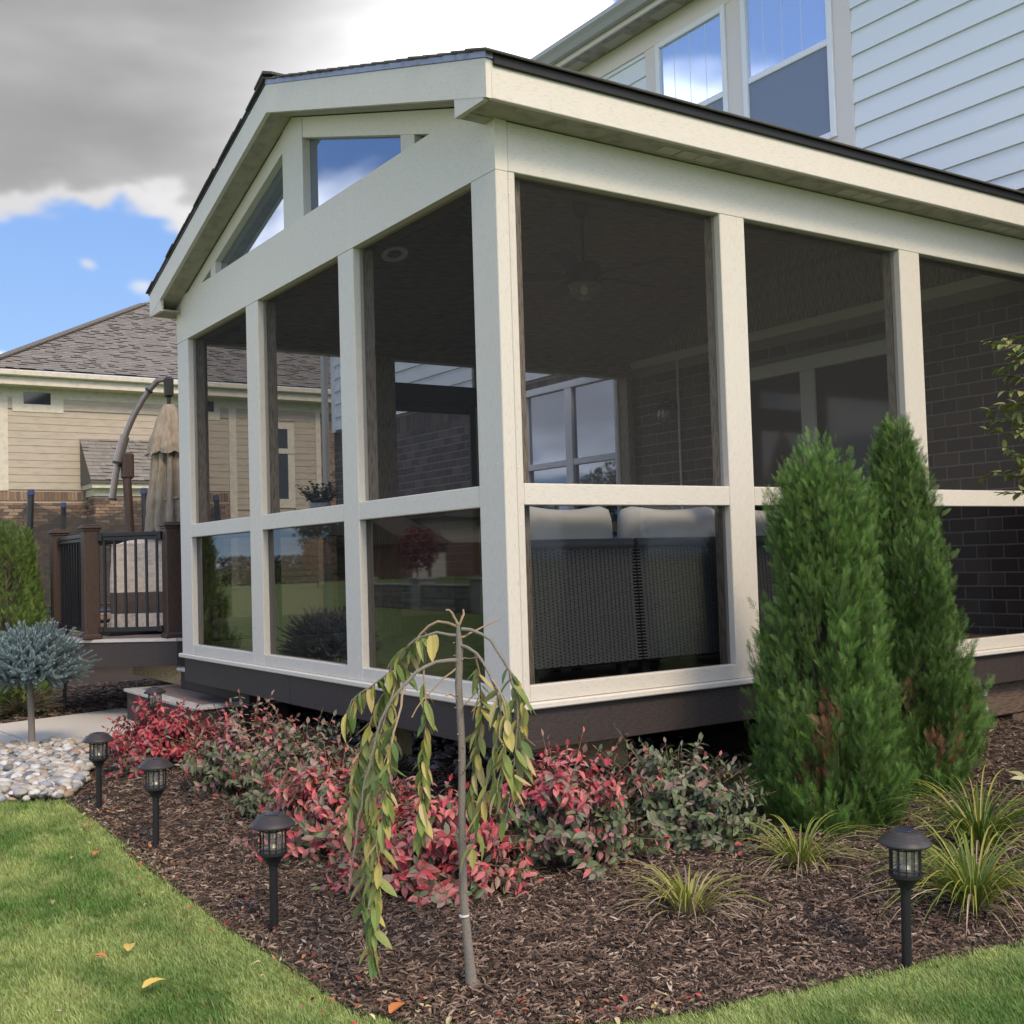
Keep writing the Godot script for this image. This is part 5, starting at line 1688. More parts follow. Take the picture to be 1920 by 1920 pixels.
func build_fallen_leaves() -> void:
	var y := like(M.bush_leaf, [lin(0.50, 0.36, 0.09), lin(0.42, 0.15, 0.05), lin(0.35, 0.05, 0.04), lin(0.45, 0.36, 0.20)])
	var spots := [
		["large yellow leaf on the lawn near the bottom edge", V(0.80, 0.045, 1.93), 0.085, 0, 0.3],
		["curled yellow leaf on the lawn beside a brown one", V(0.42, 0.045, 1.87), 0.075, 0, 1.2],
		["brown leaf touching the curled yellow leaf on the lawn", V(0.41, 0.038, 1.94), 0.055, 1, 2.4],
		["single rust red leaf on the grass below the two left path lights", V(-1.05, 0.04, 1.62), 0.06, 1, 0.9],
		["brown leaf lying at the edge of the grass below the weeping tree", V(1.42, 0.03, 1.40), 0.08, 1, 0.5],
	]
	for s in spots:
		var o := obj("fallen_leaf", leaf_mesh(1.0, 0.5, 0.25, 0.5), y[s[3]])
		tag(o, s[0], "leaf")
		o.transform = Transform3D((Basis(V(0, 1, 0), s[4]) * Basis(V(1, 0, 0), -PI / 2 + 0.25)).scaled(Vector3.ONE * s[2]), s[1])
	var where: Array[Transform3D] = []
	var cols: Array[Color] = []
	rng.seed = 88
	for k in 260:
		var i := rng.randi_range(0, 8)
		var e := bed_edge[i].lerp(bed_edge[i + 1], rng.randf())
		var p := V(e.x + rng.randf_range(-0.10, 0.10), 0.035, e.y + rng.randfn(0.0, 0.09) - 0.05)
		if k > 225:
			p = V(rng.randf_range(-3.0, 1.2), 0.045, rng.randf_range(0.9, 2.2))
		where.append(Transform3D((Basis(V(0, 1, 0), rng.randf() * TAU) * Basis(V(1, 0, 0), -PI / 2 + rng.randf_range(-0.5, 0.5))).scaled(Vector3.ONE * rng.randf_range(0.014, 0.032)), p))
		cols.append([Color(0.30, 0.05, 0.04), Color(0.40, 0.30, 0.12), Color(0.22, 0.10, 0.05), Color(0.38, 0.14, 0.06), Color(0.45, 0.38, 0.22)][rng.randi() % 5] * rng.randf_range(0.7, 1.2))
	scatter("fallen_leaves", leaf_mesh(1.0, 0.55, 0.3, 0.5).mesh(), M.leafy, where, cols)

# ---------------------------------------------------------------- things
func make_path_light() -> Node3D:
	var l := thing("path_light", "", "path light", Vector3.ZERO, 0.0, "solar path lights round the bed")
	obj("stake", MB.new().lathe(PackedVector2Array([Vector2(0.0155, -0.06), Vector2(0.0155, 0.24), Vector2(0.0165, 0.242), Vector2(0.0165, 0.262)]), 14), M.black_metal, l)
	obj("socket", MB.new().lathe(PackedVector2Array([Vector2(0.0, 0.258), Vector2(0.024, 0.258), Vector2(0.030, 0.272), Vector2(0.045, 0.290), Vector2(0.052, 0.294), Vector2(0.052, 0.304), Vector2(0.0, 0.305)]), 24), M.black_metal, l)
	obj("glass", MB.new().lathe(PackedVector2Array([Vector2(0.040, 0.304), Vector2(0.041, 0.392)]), 24), M.lamp_glass, l)
	obj("filament_bulb", MB.new().lathe(PackedVector2Array([Vector2(0.0, 0.306), Vector2(0.016, 0.307), Vector2(0.018, 0.318), Vector2(0.012, 0.330), Vector2(0.004, 0.336), Vector2(0.004, 0.372), Vector2(0.008, 0.376), Vector2(0.008, 0.392)]), 12), M.bulb_metal, l)
	var cage := MB.new()
	for k in 12:
		var a := TAU * k / 12
		var p := V(cos(a) * 0.047, 0, sin(a) * 0.047)
		cage.bar(p + V(0, 0.302, 0), p + V(0, 0.398, 0), 0.0022 if k % 3 else 0.0035, 5)
	for y: float in [0.316, 0.382]:
		var ring := PackedVector3Array()
		for k in 25:
			ring.append(V(cos(TAU * k / 24) * 0.0475, y, sin(TAU * k / 24) * 0.0475))
		cage.tube(ring, PackedFloat32Array([0.0024]), 5, false)
	obj("cage", cage, M.black_metal, l)
	var cap := obj("cap", MB.new().lathe(PackedVector2Array([Vector2(0.0, 0.394), Vector2(0.078, 0.394), Vector2(0.082, 0.397), Vector2(0.082, 0.401), Vector2(0.074, 0.410), Vector2(0.066, 0.4165), Vector2(0.0655, 0.4185), Vector2(0.058, 0.424), Vector2(0.0575, 0.426), Vector2(0.050, 0.4315), Vector2(0.0495, 0.4335), Vector2(0.042, 0.437), Vector2(0.0, 0.438)]), 32), M.lamp_cap, l)
	obj("solar_panel", MB.new().box(V(0, 0.4385, 0), V(0.046, 0.004, 0.046), 0.001), M.solar, cap)
	return l

func build_path_lights() -> void:
	mat("bulb_metal", Color(0.6, 0.58, 0.5), 0.35)
	M.bulb_metal.metallic = 0.6
	mat("lamp_cap", lin(0.050, 0.044, 0.044), 0.42)
	M.lamp_cap.metallic = 0.35
	mat("solar", lin(0.03, 0.035, 0.06), 0.12)
	var first := make_path_light()
	var spots := [
		[V(2.06, 0.0, -0.10), "solar path light standing alone on the right, by the arching green clump"],
		[V(0.45, 0.0, 1.36), "solar path light nearest the weeping tree on its left"],
		[V(-1.08, 0.0, 1.33), "solar path light in front of the dusky bush, second from the river rocks"],
		[V(-2.20, 0.0, 1.31), "solar path light where the river rocks meet the mulch"],
		[V(-4.33, 0.01, 0.36), "solar path light against the pale step nosing behind the crimson bush"],
		[V(-7.0, 0.02, 0.42), "solar path light in shade behind the blue spruce"],
	]
	for i in spots.size():
		var o := first
		if i > 0:
			o = first.duplicate()
			o.name = numbered("path_light")
			add_child(o)
		o.position = spots[i][0]
		o.rotation = Vector3([0.0, 0.015, -0.01, 0.02, 0.0, 0.0][i], i * 0.7 + 0.2, [-0.03, -0.01, -0.02, 0.02, 0.0, 0.0][i])
		o.set_meta("label", spots[i][1])

func build_umbrella() -> void:
	var p := V(-6.95, 0.735, -0.42)
	var u := thing("offset_umbrella", "folded taupe cantilever umbrella with curved bronze arm on the deck", "umbrella", p)
	var W := func(v: Vector3) -> Vector3: return v - p
	obj("pole", MB.new().tube(PackedVector3Array([W.call(V(-6.78, 0.735, -0.13)), W.call(V(-6.80, 1.7, -0.16)), W.call(V(-6.83, 2.35, -0.14))]), PackedFloat32Array([0.042]), 12), M.deck_post, u)
	obj("base_plate", MB.new().box(W.call(V(-6.78, 0.76, -0.13)), V(0.5, 0.05, 0.5), 0.01), M.black_metal, u)
	var arc := Curve3D.new()
	for q: Vector3 in [V(-6.90, 2.03, -0.02), V(-6.86, 2.35, -0.06), V(-6.80, 2.66, -0.13), V(-6.72, 2.92, -0.23), V(-6.64, 3.10, -0.33), V(-6.56, 3.19, -0.40), V(-6.50, 3.18, -0.45)]:
		arc.add_point(W.call(q))
	for i in arc.point_count:
		var a := arc.get_point_position(maxi(i - 1, 0))
		var b := arc.get_point_position(mini(i + 1, arc.point_count - 1))
		arc.set_point_in(i, (a - b) / 6.0)
		arc.set_point_out(i, (b - a) / 6.0)
	var ln := arc.get_baked_length()
	var seg := func(t0: float, t1: float, r0: float, r1: float) -> MB:
		var pts := PackedVector3Array()
		var rad := PackedFloat32Array()
		for k in 13:
			pts.append(arc.sample_baked(ln * lerpf(t0, t1, k / 12.0), true))
			rad.append(lerpf(r0, r1, k / 12.0))
		return MB.new().tube(pts, rad, 14)
	obj("arm", seg.call(0.0, 1.0, 0.034, 0.027), M.bronze_metal, u)
	obj("sleeve", seg.call(0.27, 0.46, 0.048, 0.046), M.bronze_metal, u)
	obj("sleeve_collar", seg.call(0.255, 0.275, 0.053, 0.053), M.dark_bronze, u)
	obj("sleeve_collar", seg.call(0.82, 0.835, 0.040, 0.040), M.dark_bronze, u)
	obj("tip_cap", seg.call(0.0, 0.02, 0.043, 0.043), M.dark_bronze, u)
	obj("crank_housing", MB.new().box(W.call(V(-6.83, 2.36, -0.15)), V(0.11, 0.26, 0.11), 0.02), M.deck_post, u)
	obj("hinge", MB.new().box(W.call(V(-6.49, 3.10, -0.46)), V(0.085, 0.20, 0.085), 0.02).bar(W.call(V(-6.49, 3.02, -0.46)), W.call(V(-6.49, 2.88, -0.46)), 0.02), M.dark_bronze, u)
	# folded canopy: pleats that hang from the hub, a short cape over it
	var c := W.call(V(-6.49, 0.0, -0.46)) as Vector3
	c.y = -0.735
	var f := FastNoiseLite.new()
	f.seed = 6
	f.frequency = 1.4
	var cloth := func(y0: float, y1: float, r0: float, r1: float, pleats: int, deep: float, wavy: float) -> MB:
		var m := MB.new()
		var rows := 26
		var cols := 96
		for j in rows + 1:
			var t := float(j) / rows
			for i in cols:
				var a := TAU * i / cols
				var fold := pow(absf(sin(a * pleats * 0.5 + f.get_noise_2d(t * 2.0, 3.0) * 0.8)), 0.7)
				var rr := lerpf(r0, r1, pow(t, 0.75)) * (1.0 - deep * (1.0 - fold) * smoothstep(0.0, 0.25, t)) * (1.0 + 0.16 * f.get_noise_3d(cos(a), t * 1.5, sin(a)))
				var y := lerpf(y1, y0, t) + wavy * t * (1.0 - fold)
				m.vert(V(cos(a) * rr, y, sin(a) * rr) + c, V.call(cos(a), 0.2, sin(a)) if false else Vector3(cos(a), 0.2, sin(a)).normalized())
		for j in rows:
			for i in cols:
				var q := j * cols + i
				var w := j * cols + (i + 1) % cols
				m.ix.append_array([q, w + cols, w, q, q + cols, w + cols])
		# normals from the faces
		var acc := PackedVector3Array()
		acc.resize(m.v.size())
		for k in range(0, m.ix.size(), 3):
			var nn := (m.v[m.ix[k + 2]] - m.v[m.ix[k]]).cross(m.v[m.ix[k + 1]] - m.v[m.ix[k]])
			for e in 3:
				acc[m.ix[k + e]] += nn
		for k in acc.size():
			m.n[k] = acc[k].normalized() * (1.0 if acc[k].dot(m.n[k]) >= 0.0 else -1.0)
		return m
	obj("canopy", cloth.call(1.66, 2.72, 0.11, 0.25, 11, 0.40, 0.10), M.umbrella_cloth, u)
	obj("cape", cloth.call(2.44, 2.93, 0.045, 0.22, 8, 0.18, 0.035), M.umbrella_cloth, u)
	obj("tie_strap", MB.new().tube(PackedVector3Array([c + V(0.12, 2.0, 0.11), c + V(0.19, 2.02, 0.0), c + V(0.14, 2.0, -0.13)]), PackedFloat32Array([0.012]), 6), M.umbrella_cloth, u)

func build_grill() -> void:
	# a cloth-covered grill: tapered box with a sagging top and a brown band
	var g := thing("covered_grill", "tan and brown fabric cover over a grill behind the deck railing", "grill cover", V(-6.93, 0.735, -0.52), -0.72)
	var f := FastNoiseLite.new()
	f.seed = 19
	f.frequency = 2.2
	var band := func(y0: float, y1: float, rows: int) -> MB:
		var m := MB.new()
		var n := 88
		for j in rows + 1:
			var y := lerpf(y0, y1, float(j) / rows)
			var grow := 1.0 + 0.05 * (1.0 - y / 0.9)
			for i in n:
				var a := TAU * i / n
				var cs := cos(a)
				var sn := sin(a)
				var k := pow(pow(absf(cs), 9.0) + pow(absf(sn), 9.0), -1.0 / 9.0)
				var p := V(0.56 * cs * k * grow, y, 0.31 * sn * k * grow)
				p += V(cs, 0, sn) * (f.get_noise_3d(p.x * 2.5, y * 0.5, p.z * 2.5) * 0.055 * (1.15 - y) + 0.012 * sin(a * 17.0) * (1.0 - y))
				m.vert(p, V(cs, 0.1, sn).normalized())
		for j in rows:
			for i in n:
				var q := j * n + i
				var w := j * n + (i + 1) % n
				m.ix.append_array([q, w, w + n, q, w + n, q + n])
		var acc := PackedVector3Array()
		acc.resize(m.v.size())
		for k in range(0, m.ix.size(), 3):
			var nn := (m.v[m.ix[k + 2]] - m.v[m.ix[k]]).cross(m.v[m.ix[k + 1]] - m.v[m.ix[k]])
			for e in 3:
				acc[m.ix[k + e]] += nn
		for k in acc.size():
			m.n[k] = acc[k].normalized() * (1.0 if acc[k].dot(m.n[k]) >= 0.0 else -1.0)
		return m
	obj("cover", band.call(0.40, 0.86, 14), M.cover_tan, g)
	obj("cover_band", band.call(0.20, 0.402, 8), M.cover_brown, g)
	obj("cover_hem", band.call(0.06, 0.202, 6), M.cover_tan, g)
	var top := MB.new()
	var n := 14
	for j in n + 1:
		for i in n + 1:
			var x := (float(i) / n - 0.5) * 1.13
			var z := (float(j) / n - 0.5) * 0.63
			var y := 0.855 + 0.10 * (1.0 - pow(absf(x) / 0.57, 2.0)) * (1.0 - pow(absf(z) / 0.32, 2.0)) + f.get_noise_2d(x * 3, z * 3) * 0.02
			top.vert(V(x, y, z), V(x * 0.4, 1, z * 0.5).normalized())
	for j in n:
		for i in n:
			var q := j * (n + 1) + i
			top.ix.append_array([q, q + 1, q + n + 2, q, q + n + 2, q + n + 1])
	obj("cover_top", top, M.cover_tan, g)
	for k in 4:
		obj("foot", MB.new().box(V(0.48 * (1 if k % 2 else -1), 0.04, 0.24 * (1 if k < 2 else -1)), V(0.05, 0.08, 0.05), 0.006), M.black_metal, g)

func build_trampoline() -> void:
	var c := V(-13.3, 0, -1.5)
	var t := thing("trampoline", "round trampoline with black netting on padded poles beyond the deck", "trampoline", c)
	var R := 1.75
	var mat_m := MB.new().lathe(PackedVector2Array([Vector2(0.0, 0.78), Vector2(1.5, 0.78), Vector2(1.5, 0.80), Vector2(0.0, 0.80)]), 40)
	obj("mat", mat_m, M.black_metal, t)
	obj("edge_pad", MB.new().lathe(PackedVector2Array([Vector2(1.45, 0.80), Vector2(1.85, 0.79), Vector2(1.87, 0.81), Vector2(1.45, 0.83)]), 40), M.blue_plastic, t)
	var U := V(0.56, 0, -0.83)
	var T := V(0.83, 0, 0.56)
	var tops: Array[Vector3] = []
	for deg: float in [-55.0, -10.0, 40.0, 112.0, 218.0, 266.0]:
		var a := deg_to_rad(deg)
		var d := U * sin(a) + T * cos(a)
		var foot := d * (R + 0.12)
		var top := d * (R - 0.02) + V(0, 2.42, 0)
		tops.append(top)
		obj("pole", MB.new().tube(PackedVector3Array([foot, foot.lerp(top, 0.4) + d * 0.04, top]), PackedFloat32Array([0.045]), 8), M.black_metal, t)
		obj("pole_tip", MB.new().tube(PackedVector3Array([top - V(0, 0.01, 0), top + V(0, 0.07, 0)]), PackedFloat32Array([0.055, 0.04]), 8), M.blue_plastic, t)
		obj("leg", MB.new().bar(d * R + V(0, 0, 0), d * R + V(0, 0.78, 0), 0.03), M.black_metal, t)
	for i in tops.size():
		var a := tops[i]
		var b := tops[(i + 1) % tops.size()]
		var m := MB.new()
		var n := 10
		for k in n:
			var q: Array[Vector3] = []
			for e in 2:
				var s := float(k + e) / n
				var p := a.lerp(b, s)
				var sag := 0.26 * 4.0 * s * (1.0 - s)
				q.append(V(p.x, p.y - 0.08 - sag, p.z))
				q.append(V(p.x * 1.02, 0.85, p.z * 1.02))
			m.quad(q[1], q[3], q[2], q[0])
		obj("net", m, M.net, t)

func build_sofa(label: String, z: float, w: float) -> void:
	# back towards the side wall, seat towards the room (-x)
	var s := thing("wicker_loveseat", label, "sofa", V(-0.62, 0.68, z), 0.0, "dark wicker loveseats along the screens")
	obj("back", MB.new().xbox(Transform3D(Basis(V(0, 0, 1), 0.06), V(0.335, 0.41, 0)), V(0.055, 0.64, w), 0.02), M.wicker, s)
	# woven strands of the back
	var m := MB.new()
	var r := RandomNumberGenerator.new()
	r.seed = int(absf(z) * 100)
	var rows := 72
	for j in rows:
		var y := 0.11 + 0.60 * j / rows
		var x := 0.365 - (y - 0.44) * 0.06
		var n := int(w / 0.026)
		for i in n:
			if (i + j) % 2:
				continue
			var zz := -w / 2 + w * (i + 0.5) / n
			m.xbox(Transform3D(Basis(V(1, 0, 0), r.randf_range(-0.06, 0.06)), V(x + r.randf_range(0, 0.0015), y, zz)), V(0.006, 0.0068, 0.046))
	obj("weave", m, M.wicker_strand, s, "stuff")
	obj("top_roll", MB.new().bar(V(0.335, 0.72, -w / 2), V(0.335, 0.72, w / 2), 0.030, 12), M.wicker_strand, s)
	for e: float in [-1.0, 1.0]:
		obj("arm", MB.new().box(V(-0.02, 0.33, e * (w / 2 - 0.05)), V(0.70, 0.50, 0.09), 0.02), M.wicker, s)
	obj("seat_base", MB.new().box(V(-0.02, 0.20, 0), V(0.68, 0.22, w - 0.2), 0.01), M.wicker, s)
	for k in 4:
		obj("foot", MB.new().box(V(0.30 * (1 if k % 2 else -1), 0.045, (w / 2 - 0.06) * (1 if k < 2 else -1)), V(0.05, 0.09, 0.05), 0.005), M.wicker, s)
	obj("seat_cushion", MB.new().box(V(-0.05, 0.38, 0), V(0.62, 0.14, w - 0.22), 0.045), M.cushion, s)

func pillow(label: String, at: Vector3, w: float, seed_: int) -> void:
	var o := thing("back_cushion", label, "cushion", at, 0.0, "pale cushions along the wicker backs")
	var m := MB.new()
	var r := FastNoiseLite.new()
	r.seed = seed_
	r.frequency = 3.0
	var nu := 36
	var nv := 14
	for j in nv + 1:
		var a := -PI / 2 + PI * j / nv
		for i in nu:
			var b := TAU * i / nu
			var cs := cos(b)
			var sn := sin(b)
			var k := pow(pow(absf(cs), 5.0) + pow(absf(sn), 5.0), -1.0 / 5.0)
			var z := cs * k * w / 2 * pow(cos(a), 0.28)
			var y := sn * k * 0.23 * pow(cos(a), 0.28)
			y += 0.050 * pow(absf(z) / (w / 2), 3.0) * signf(y) - 0.018 * (1.0 - pow(absf(z) / (w / 2), 2.0)) * signf(y)
			var p := V(sin(a) * 0.10 + r.get_noise_2d(z * 2, y * 2) * 0.006, y, z)
			m.vert(p, V(sin(a) * 1.2, sn * cos(a), cs * cos(a)).normalized())
	for j in nv:
		for i in nu:
			var q := j * nu + i
			var w2 := j * nu + (i + 1) % nu
			m.ix.append_array([q, w2, w2 + nu, q, w2 + nu, q + nu])
	var acc := PackedVector3Array()
	acc.resize(m.v.size())
	for k in range(0, m.ix.size(), 3):
		var nn := (m.v[m.ix[k + 2]] - m.v[m.ix[k]]).cross(m.v[m.ix[k + 1]] - m.v[m.ix[k]])
		for e in 3:
			acc[m.ix[k + e]] += nn
	for k in acc.size():
		if acc[k].length() > 1e-9:
			m.n[k] = acc[k].normalized() * (1.0 if acc[k].dot(m.n[k]) >= 0.0 else -1.0)
	obj("cover", m, M.cushion, o)

func build_room() -> void:
	build_sofa("dark wicker loveseat right behind the corner post", -0.64, 0.70)
	build_sofa("dark wicker loveseat behind the middle of the first side bay", -1.38, 0.72)
	build_sofa("dark wicker loveseat behind the tall arborvitae", -2.14, 0.72)
	pillow("pale grey cushion on the wicker back by the corner post", V(-0.40, 1.375, -0.63), 0.60, 1)
	pillow("pale grey cushion on the wicker back in the first bay's right half", V(-0.40, 1.375, -1.37), 0.70, 2)
	pillow("pale grey cushion seen at the second bay's left edge", V(-0.40, 1.37, -2.13), 0.68, 3)
	# ceiling fan
	var f := thing("ceiling_fan", "dark bronze ceiling fan with glass light kit hanging from the ridge", "ceiling fan", V(-2.37, 3.42, -2.36))
	obj("canopy", MB.new().lathe(PackedVector2Array([Vector2(0.03, 0.50), Vector2(0.05, 0.53), Vector2(0.075, 0.60), Vector2(0.078, 0.66)]), 20), M.dark_bronze, f)
	obj("downrod", MB.new().bar(V(0, 0.16, 0), V(0, 0.55, 0), 0.014), M.dark_bronze, f)
	obj("motor", MB.new().lathe(PackedVector2Array([Vector2(0.0, 0.0), Vector2(0.10, 0.01), Vector2(0.14, 0.05), Vector2(0.14, 0.11), Vector2(0.10, 0.15), Vector2(0.03, 0.17), Vector2(0.0, 0.17)]), 24), M.dark_bronze, f)
	for k in 5:
		var a := TAU * k / 5 + 0.35
		var b := Basis(V(0, 1, 0), a) * Basis(V(1, 0, 0), 0.2)
		obj("blade", MB.new().xbox(Transform3D(b, b * V(0.46, 0, 0) + V(0, 0.06, 0)), V(0.56, 0.008, 0.13), 0.003), M.fan_blade, f)
		obj("blade_arm", MB.new().xbox(Transform3D(b, b * V(0.17, 0, 0) + V(0, 0.055, 0)), V(0.12, 0.012, 0.04), 0.004), M.dark_bronze, f)
	obj("light_ring", MB.new().lathe(PackedVector2Array([Vector2(0.10, -0.02), Vector2(0.15, -0.015), Vector2(0.15, 0.0), Vector2(0.10, 0.01)]), 24), M.dark_bronze, f)
	obj("light_glass", MB.new().lathe(PackedVector2Array([Vector2(0.0, -0.13), Vector2(0.06, -0.12), Vector2(0.11, -0.07), Vector2(0.13, -0.02)]), 24), M.lamp_glass, f)
	obj("bulb", MB.new().lathe(PackedVector2Array([Vector2(0.0, -0.09), Vector2(0.03, -0.07), Vector2(0.028, -0.04), Vector2(0.012, 0.0)]), 14), M.blind, f)
	# planter on the west rail
	var p := thing("planter", "white planter with a leafy plant on the porch's far rail", "planter", V(-4.665, 1.693, -1.19))
	var pot := obj("pot", MB.new().lathe(PackedVector2Array([Vector2(0.0, 0.0), Vector2(0.075, 0.0), Vector2(0.085, 0.02), Vector2(0.092, 0.18), Vector2(0.082, 0.18), Vector2(0.080, 0.15), Vector2(0.0, 0.15)]), 28), M.pot, p)
	var ribs := MB.new()
	for k in 12:
		for row in 3:
			var a0 := TAU * (k + 0.5 * (row % 2)) / 12
			var hexa := PackedVector3Array()
			for e in 7:
				var h := TAU * e / 6
				var aa := a0 + sin(h) * 0.26 * 0.95
				hexa.append(V(cos(aa) * 0.0915, 0.035 + row * 0.05 + cos(h) * 0.032, sin(aa) * 0.0915))
			ribs.tube(hexa, PackedFloat32Array([0.002]), 4, false)
	obj("relief", ribs, M.blind, pot)
	var leaves := MB.new()
	var st := MB.new()
	var shape := leaf_mesh(0.042, 0.034, 0.006, 0.25)
	var r := RandomNumberGenerator.new()
	r.seed = 23
	for i in 38:
		var an := i * 2.4
		var d := V(cos(an) * r.randf_range(0.2, 1.1), 1.0, sin(an) * r.randf_range(0.2, 1.1)).normalized()
		var ln := r.randf_range(0.12, 0.26)
		var base := V(cos(an), 0, sin(an)) * 0.03 + V(0, 0.14, 0)
		st.tube(PackedVector3Array([base, base + d * ln]), PackedFloat32Array([0.002]), 4, false)
		for k in 9:
			var q := base + d * ln * (0.3 + 0.7 * k / 8.0)
			var e := V(r.randf_range(-1, 1), r.randf_range(-0.3, 0.8), r.randf_range(-1, 1)).normalized()
			var x := e.cross(V(0.2, 1, 0.1)).normalized()
			leaves.add(shape, Transform3D(Basis(x, e, x.cross(e)), q), Color(0.035, 0.075, 0.06) * r.randf_range(0.7, 1.4))
	obj("stems", st, M.dead_stem, p)
	obj("foliage", leaves, M.leafy, p, "stuff")

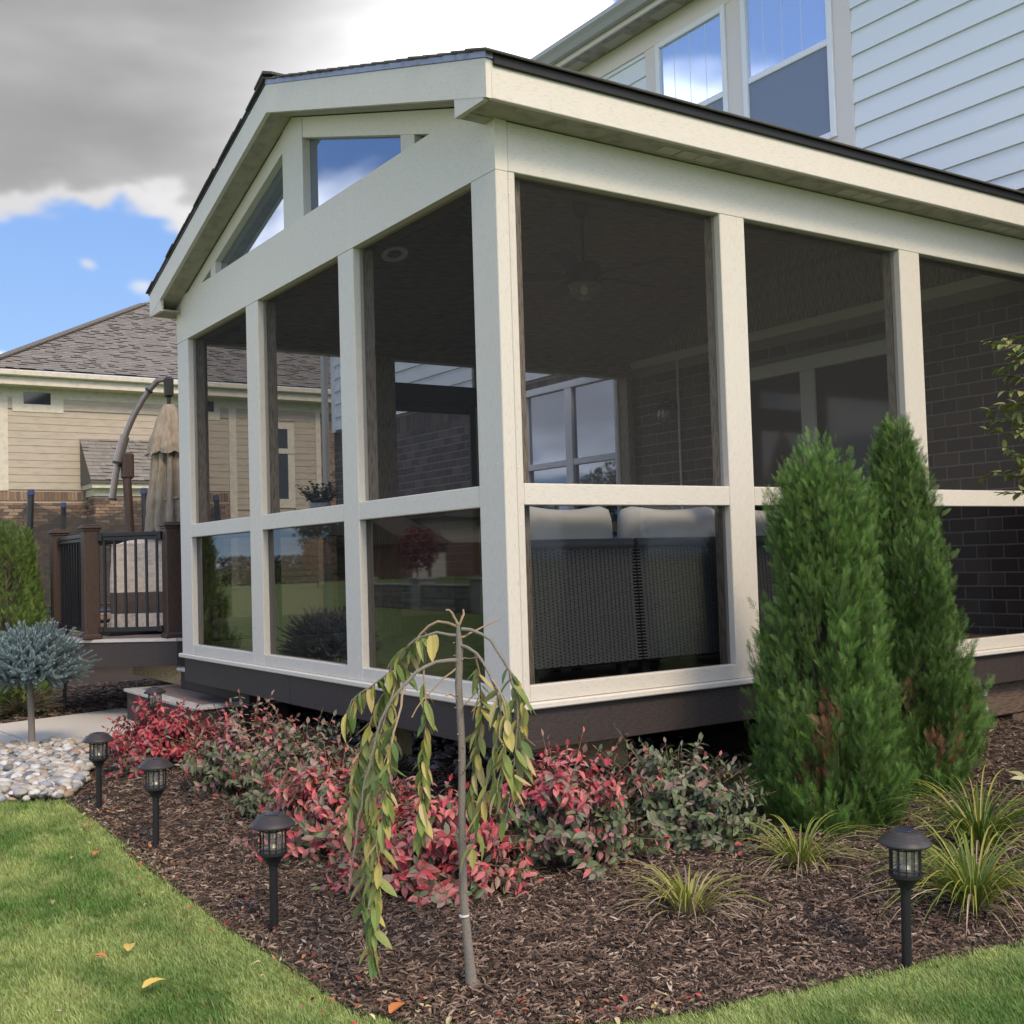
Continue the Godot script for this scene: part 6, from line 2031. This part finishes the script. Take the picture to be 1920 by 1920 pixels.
# what stands across the lawn and shows in the panes
func build_across() -> void:
	var w := thing("patio_wall", "low grey stone patio wall with coping across the lawn", "wall", V(-25.0, 0, 13.4), 0.12)
	obj("core", MB.new().box(V(0, 0.32, 0), V(9.4, 0.66, 0.26)), M.neighbour_mortar, w)
	rng.seed = 51
	var blocks := MB.new()
	for row in 4:
		var x := -4.75
		while x < 4.7:
			var l := rng.randf_range(0.28, 0.5)
			blocks.col = Color(0.26, 0.25, 0.24) * rng.randf_range(0.7, 1.25)
			blocks.box(V(x + l / 2, 0.08 + row * 0.165, 0), V(l - 0.012, 0.153, 0.32 + rng.randf_range(0, 0.02)), 0.01)
			x += l
	obj("stones", blocks, M.tint, w, "stuff")
	for k in 8:
		obj("coping", MB.new().box(V(-4.2 + k * 1.2, 0.70, 0), V(1.185, 0.06, 0.40), 0.008), M.gutter, w)
	for x: float in [-4.5, 0.4, 4.5]:
		obj("pier", MB.new().box(V(x, 0.42, 0), V(0.62, 0.86, 0.5), 0.01).box(V(x, 0.88, 0), V(0.74, 0.07, 0.62), 0.01), M.gutter, w)
	for q: Array in [["garage_house", "brick and cream house with two garage doors and dark hip roof across the lawn", V(-92, 0, 50), 1.08], ["garage_house", "second brick house farther left across the lawn behind a hedge", V(-112, 0, 26), 1.35]]:
		var h := thing(q[0], q[1], "house", q[2], q[3])
		obj("wall", MB.new().box(V(0, 1.6, 0), V(15, 3.2, 9)), M.neighbour_brick, h)
		obj("upper_wall", MB.new().box(V(-3.5, 4.4, -0.2), V(8, 2.6, 8.4)), M.cream_trim, h)
		obj("roof", MB.new().prism(PackedVector2Array([Vector2(-5.4, 3.1), Vector2(5.4, 3.1), Vector2(0, 6.0)]), Transform3D(Basis(V(0, 0, 1), V(0, 1, 0), V(-1, 0, 0)), V(8.2, 0, 0)), 7.6), M.neighbour_roof, h)
		obj("upper_roof", MB.new().prism(PackedVector2Array([Vector2(-5.2, 5.6), Vector2(5.2, 5.6), Vector2(0, 8.6)]), Transform3D(Basis(V(0, 0, 1), V(0, 1, 0), V(-1, 0, 0)), V(1.2, 0, 0)), 9.4), M.neighbour_roof, h)
		for e: float in [-1.0, 1.0]:
			for x: float in [2.0, 5.2]:
				var gd := obj("garage_door", MB.new().box(V(x, 1.15, 4.52 * e), V(2.5, 2.3, 0.06), 0.01), M.beige_trim, h)
				for k in 3:
					obj("panel_joint", MB.new().box(V(x, 0.58 + k * 0.57, 4.553 * e), V(2.5, 0.02, 0.01)), M.mortar, gd)
			for x: float in [-6.0, -3.0]:
				var wd := obj("window", MB.new().box(V(x, 4.4, (4.0 + 0.05) * e - 0.2), V(1.2, 1.5, 0.10), 0.01), M.cream_trim, h)
				obj("pane", MB.new().box(V(x, 4.4, (4.0 + 0.06) * e - 0.2), V(1.0, 1.3, 0.10)), M.dark_glass, wd)
	var r := RandomNumberGenerator.new()
	var trees := [
		["small red leaved tree across the lawn before the garage house", V(-52, 0, 28.5), 3.4, 1.3, Color(0.24, 0.06, 0.05)],
		["orange brown young tree beside the hedge across the lawn", V(-60, 0, 26), 3.0, 0.9, Color(0.28, 0.13, 0.05)],
		["broad green tree behind the garage house", V(-66, 0, 46), 9.0, 4.2, Color(0.07, 0.09, 0.03)],
		["tall dark green tree between the two brick houses", V(-88, 0, 40), 8.0, 3.4, Color(0.05, 0.075, 0.028)],
		["olive tree at the right of the houses across the lawn", V(-60, 0, 52), 8.5, 4.6, Color(0.10, 0.10, 0.035)],
		["wide dark tree farthest left across the lawn", V(-96, 0, 22), 10.0, 4.5, Color(0.06, 0.075, 0.03)],
	]
	var lm := leaf_mesh(1.0, 0.7, 0.1, 0.2, 2).mesh()
	for i in trees.size():
		var q: Array = trees[i]
		var t := thing("far_tree", q[0], "tree", q[1])
		r.seed = 700 + i
		obj("trunk", MB.new().tube(PackedVector3Array([V(0, -0.1, 0), V(0.05, q[2] * 0.4, 0), V(0, q[2] * 0.85, 0.1)]), PackedFloat32Array([0.035 * q[2] / 2, 0.02 * q[2] / 2, 0.01]), 8), M.bark, t)
		var where: Array[Transform3D] = []
		var cols: Array[Color] = []
		var f := FastNoiseLite.new()
		f.seed = i
		f.frequency = 0.8
		while where.size() < 2600:
			var d := V(r.randf_range(-1, 1), r.randf_range(-1, 1), r.randf_range(-1, 1))
			if d.length() > 1.0 or f.get_noise_3dv(d * 2.0) < -0.12:
				continue
			var p := V(d.x * q[3], q[2] * 0.63 + d.y * q[2] * 0.38, d.z * q[3])
			where.append(Transform3D(Basis.from_euler(V(r.randf() * TAU, r.randf() * TAU, 0)).scaled(Vector3.ONE * q[2] * 0.05), p))
			cols.append(q[4] * r.randf_range(0.6, 1.4))
		scatter("crown", lm, M.leafy, where, cols, t)
	var hd := thing("hedge", "dark clipped hedge along the far edge of the lawn", "hedge", V(-84, 0, 34), 1.15)
	r.seed = 5
	var w2: Array[Transform3D] = []
	var c2: Array[Color] = []
	for i in 5000:
		var p := V(r.randf_range(-7, 7), r.randf_range(0.1, 2.2), r.randf_range(-0.7, 0.7))
		w2.append(Transform3D(Basis.from_euler(V(r.randf() * TAU, r.randf() * TAU, 0)).scaled(Vector3.ONE * 0.26), p))
		c2.append(Color(0.04, 0.06, 0.025) * r.randf_range(0.6, 1.4))
	scatter("foliage", lm, M.leafy, w2, c2, hd)

func _ready() -> void:
	light_and_lens()
	make_materials()
	mat("neighbour_roof", lin(0.115, 0.10, 0.088), 0.95)
	make_trim_tones()
	build_ground()
	build_house()
	build_porch()
	build_deck()
	build_neighbour()
	build_lantern()
	build_room()
	build_umbrella()
	build_grill()
	build_trampoline()
	build_bushes()
	build_arborvitae()
	build_spruce()
	build_weeping_tree()
	build_clumps()
	build_small_plants()
	build_path_lights()
	build_across()
	build_groundcover()
	build_fallen_leaves()
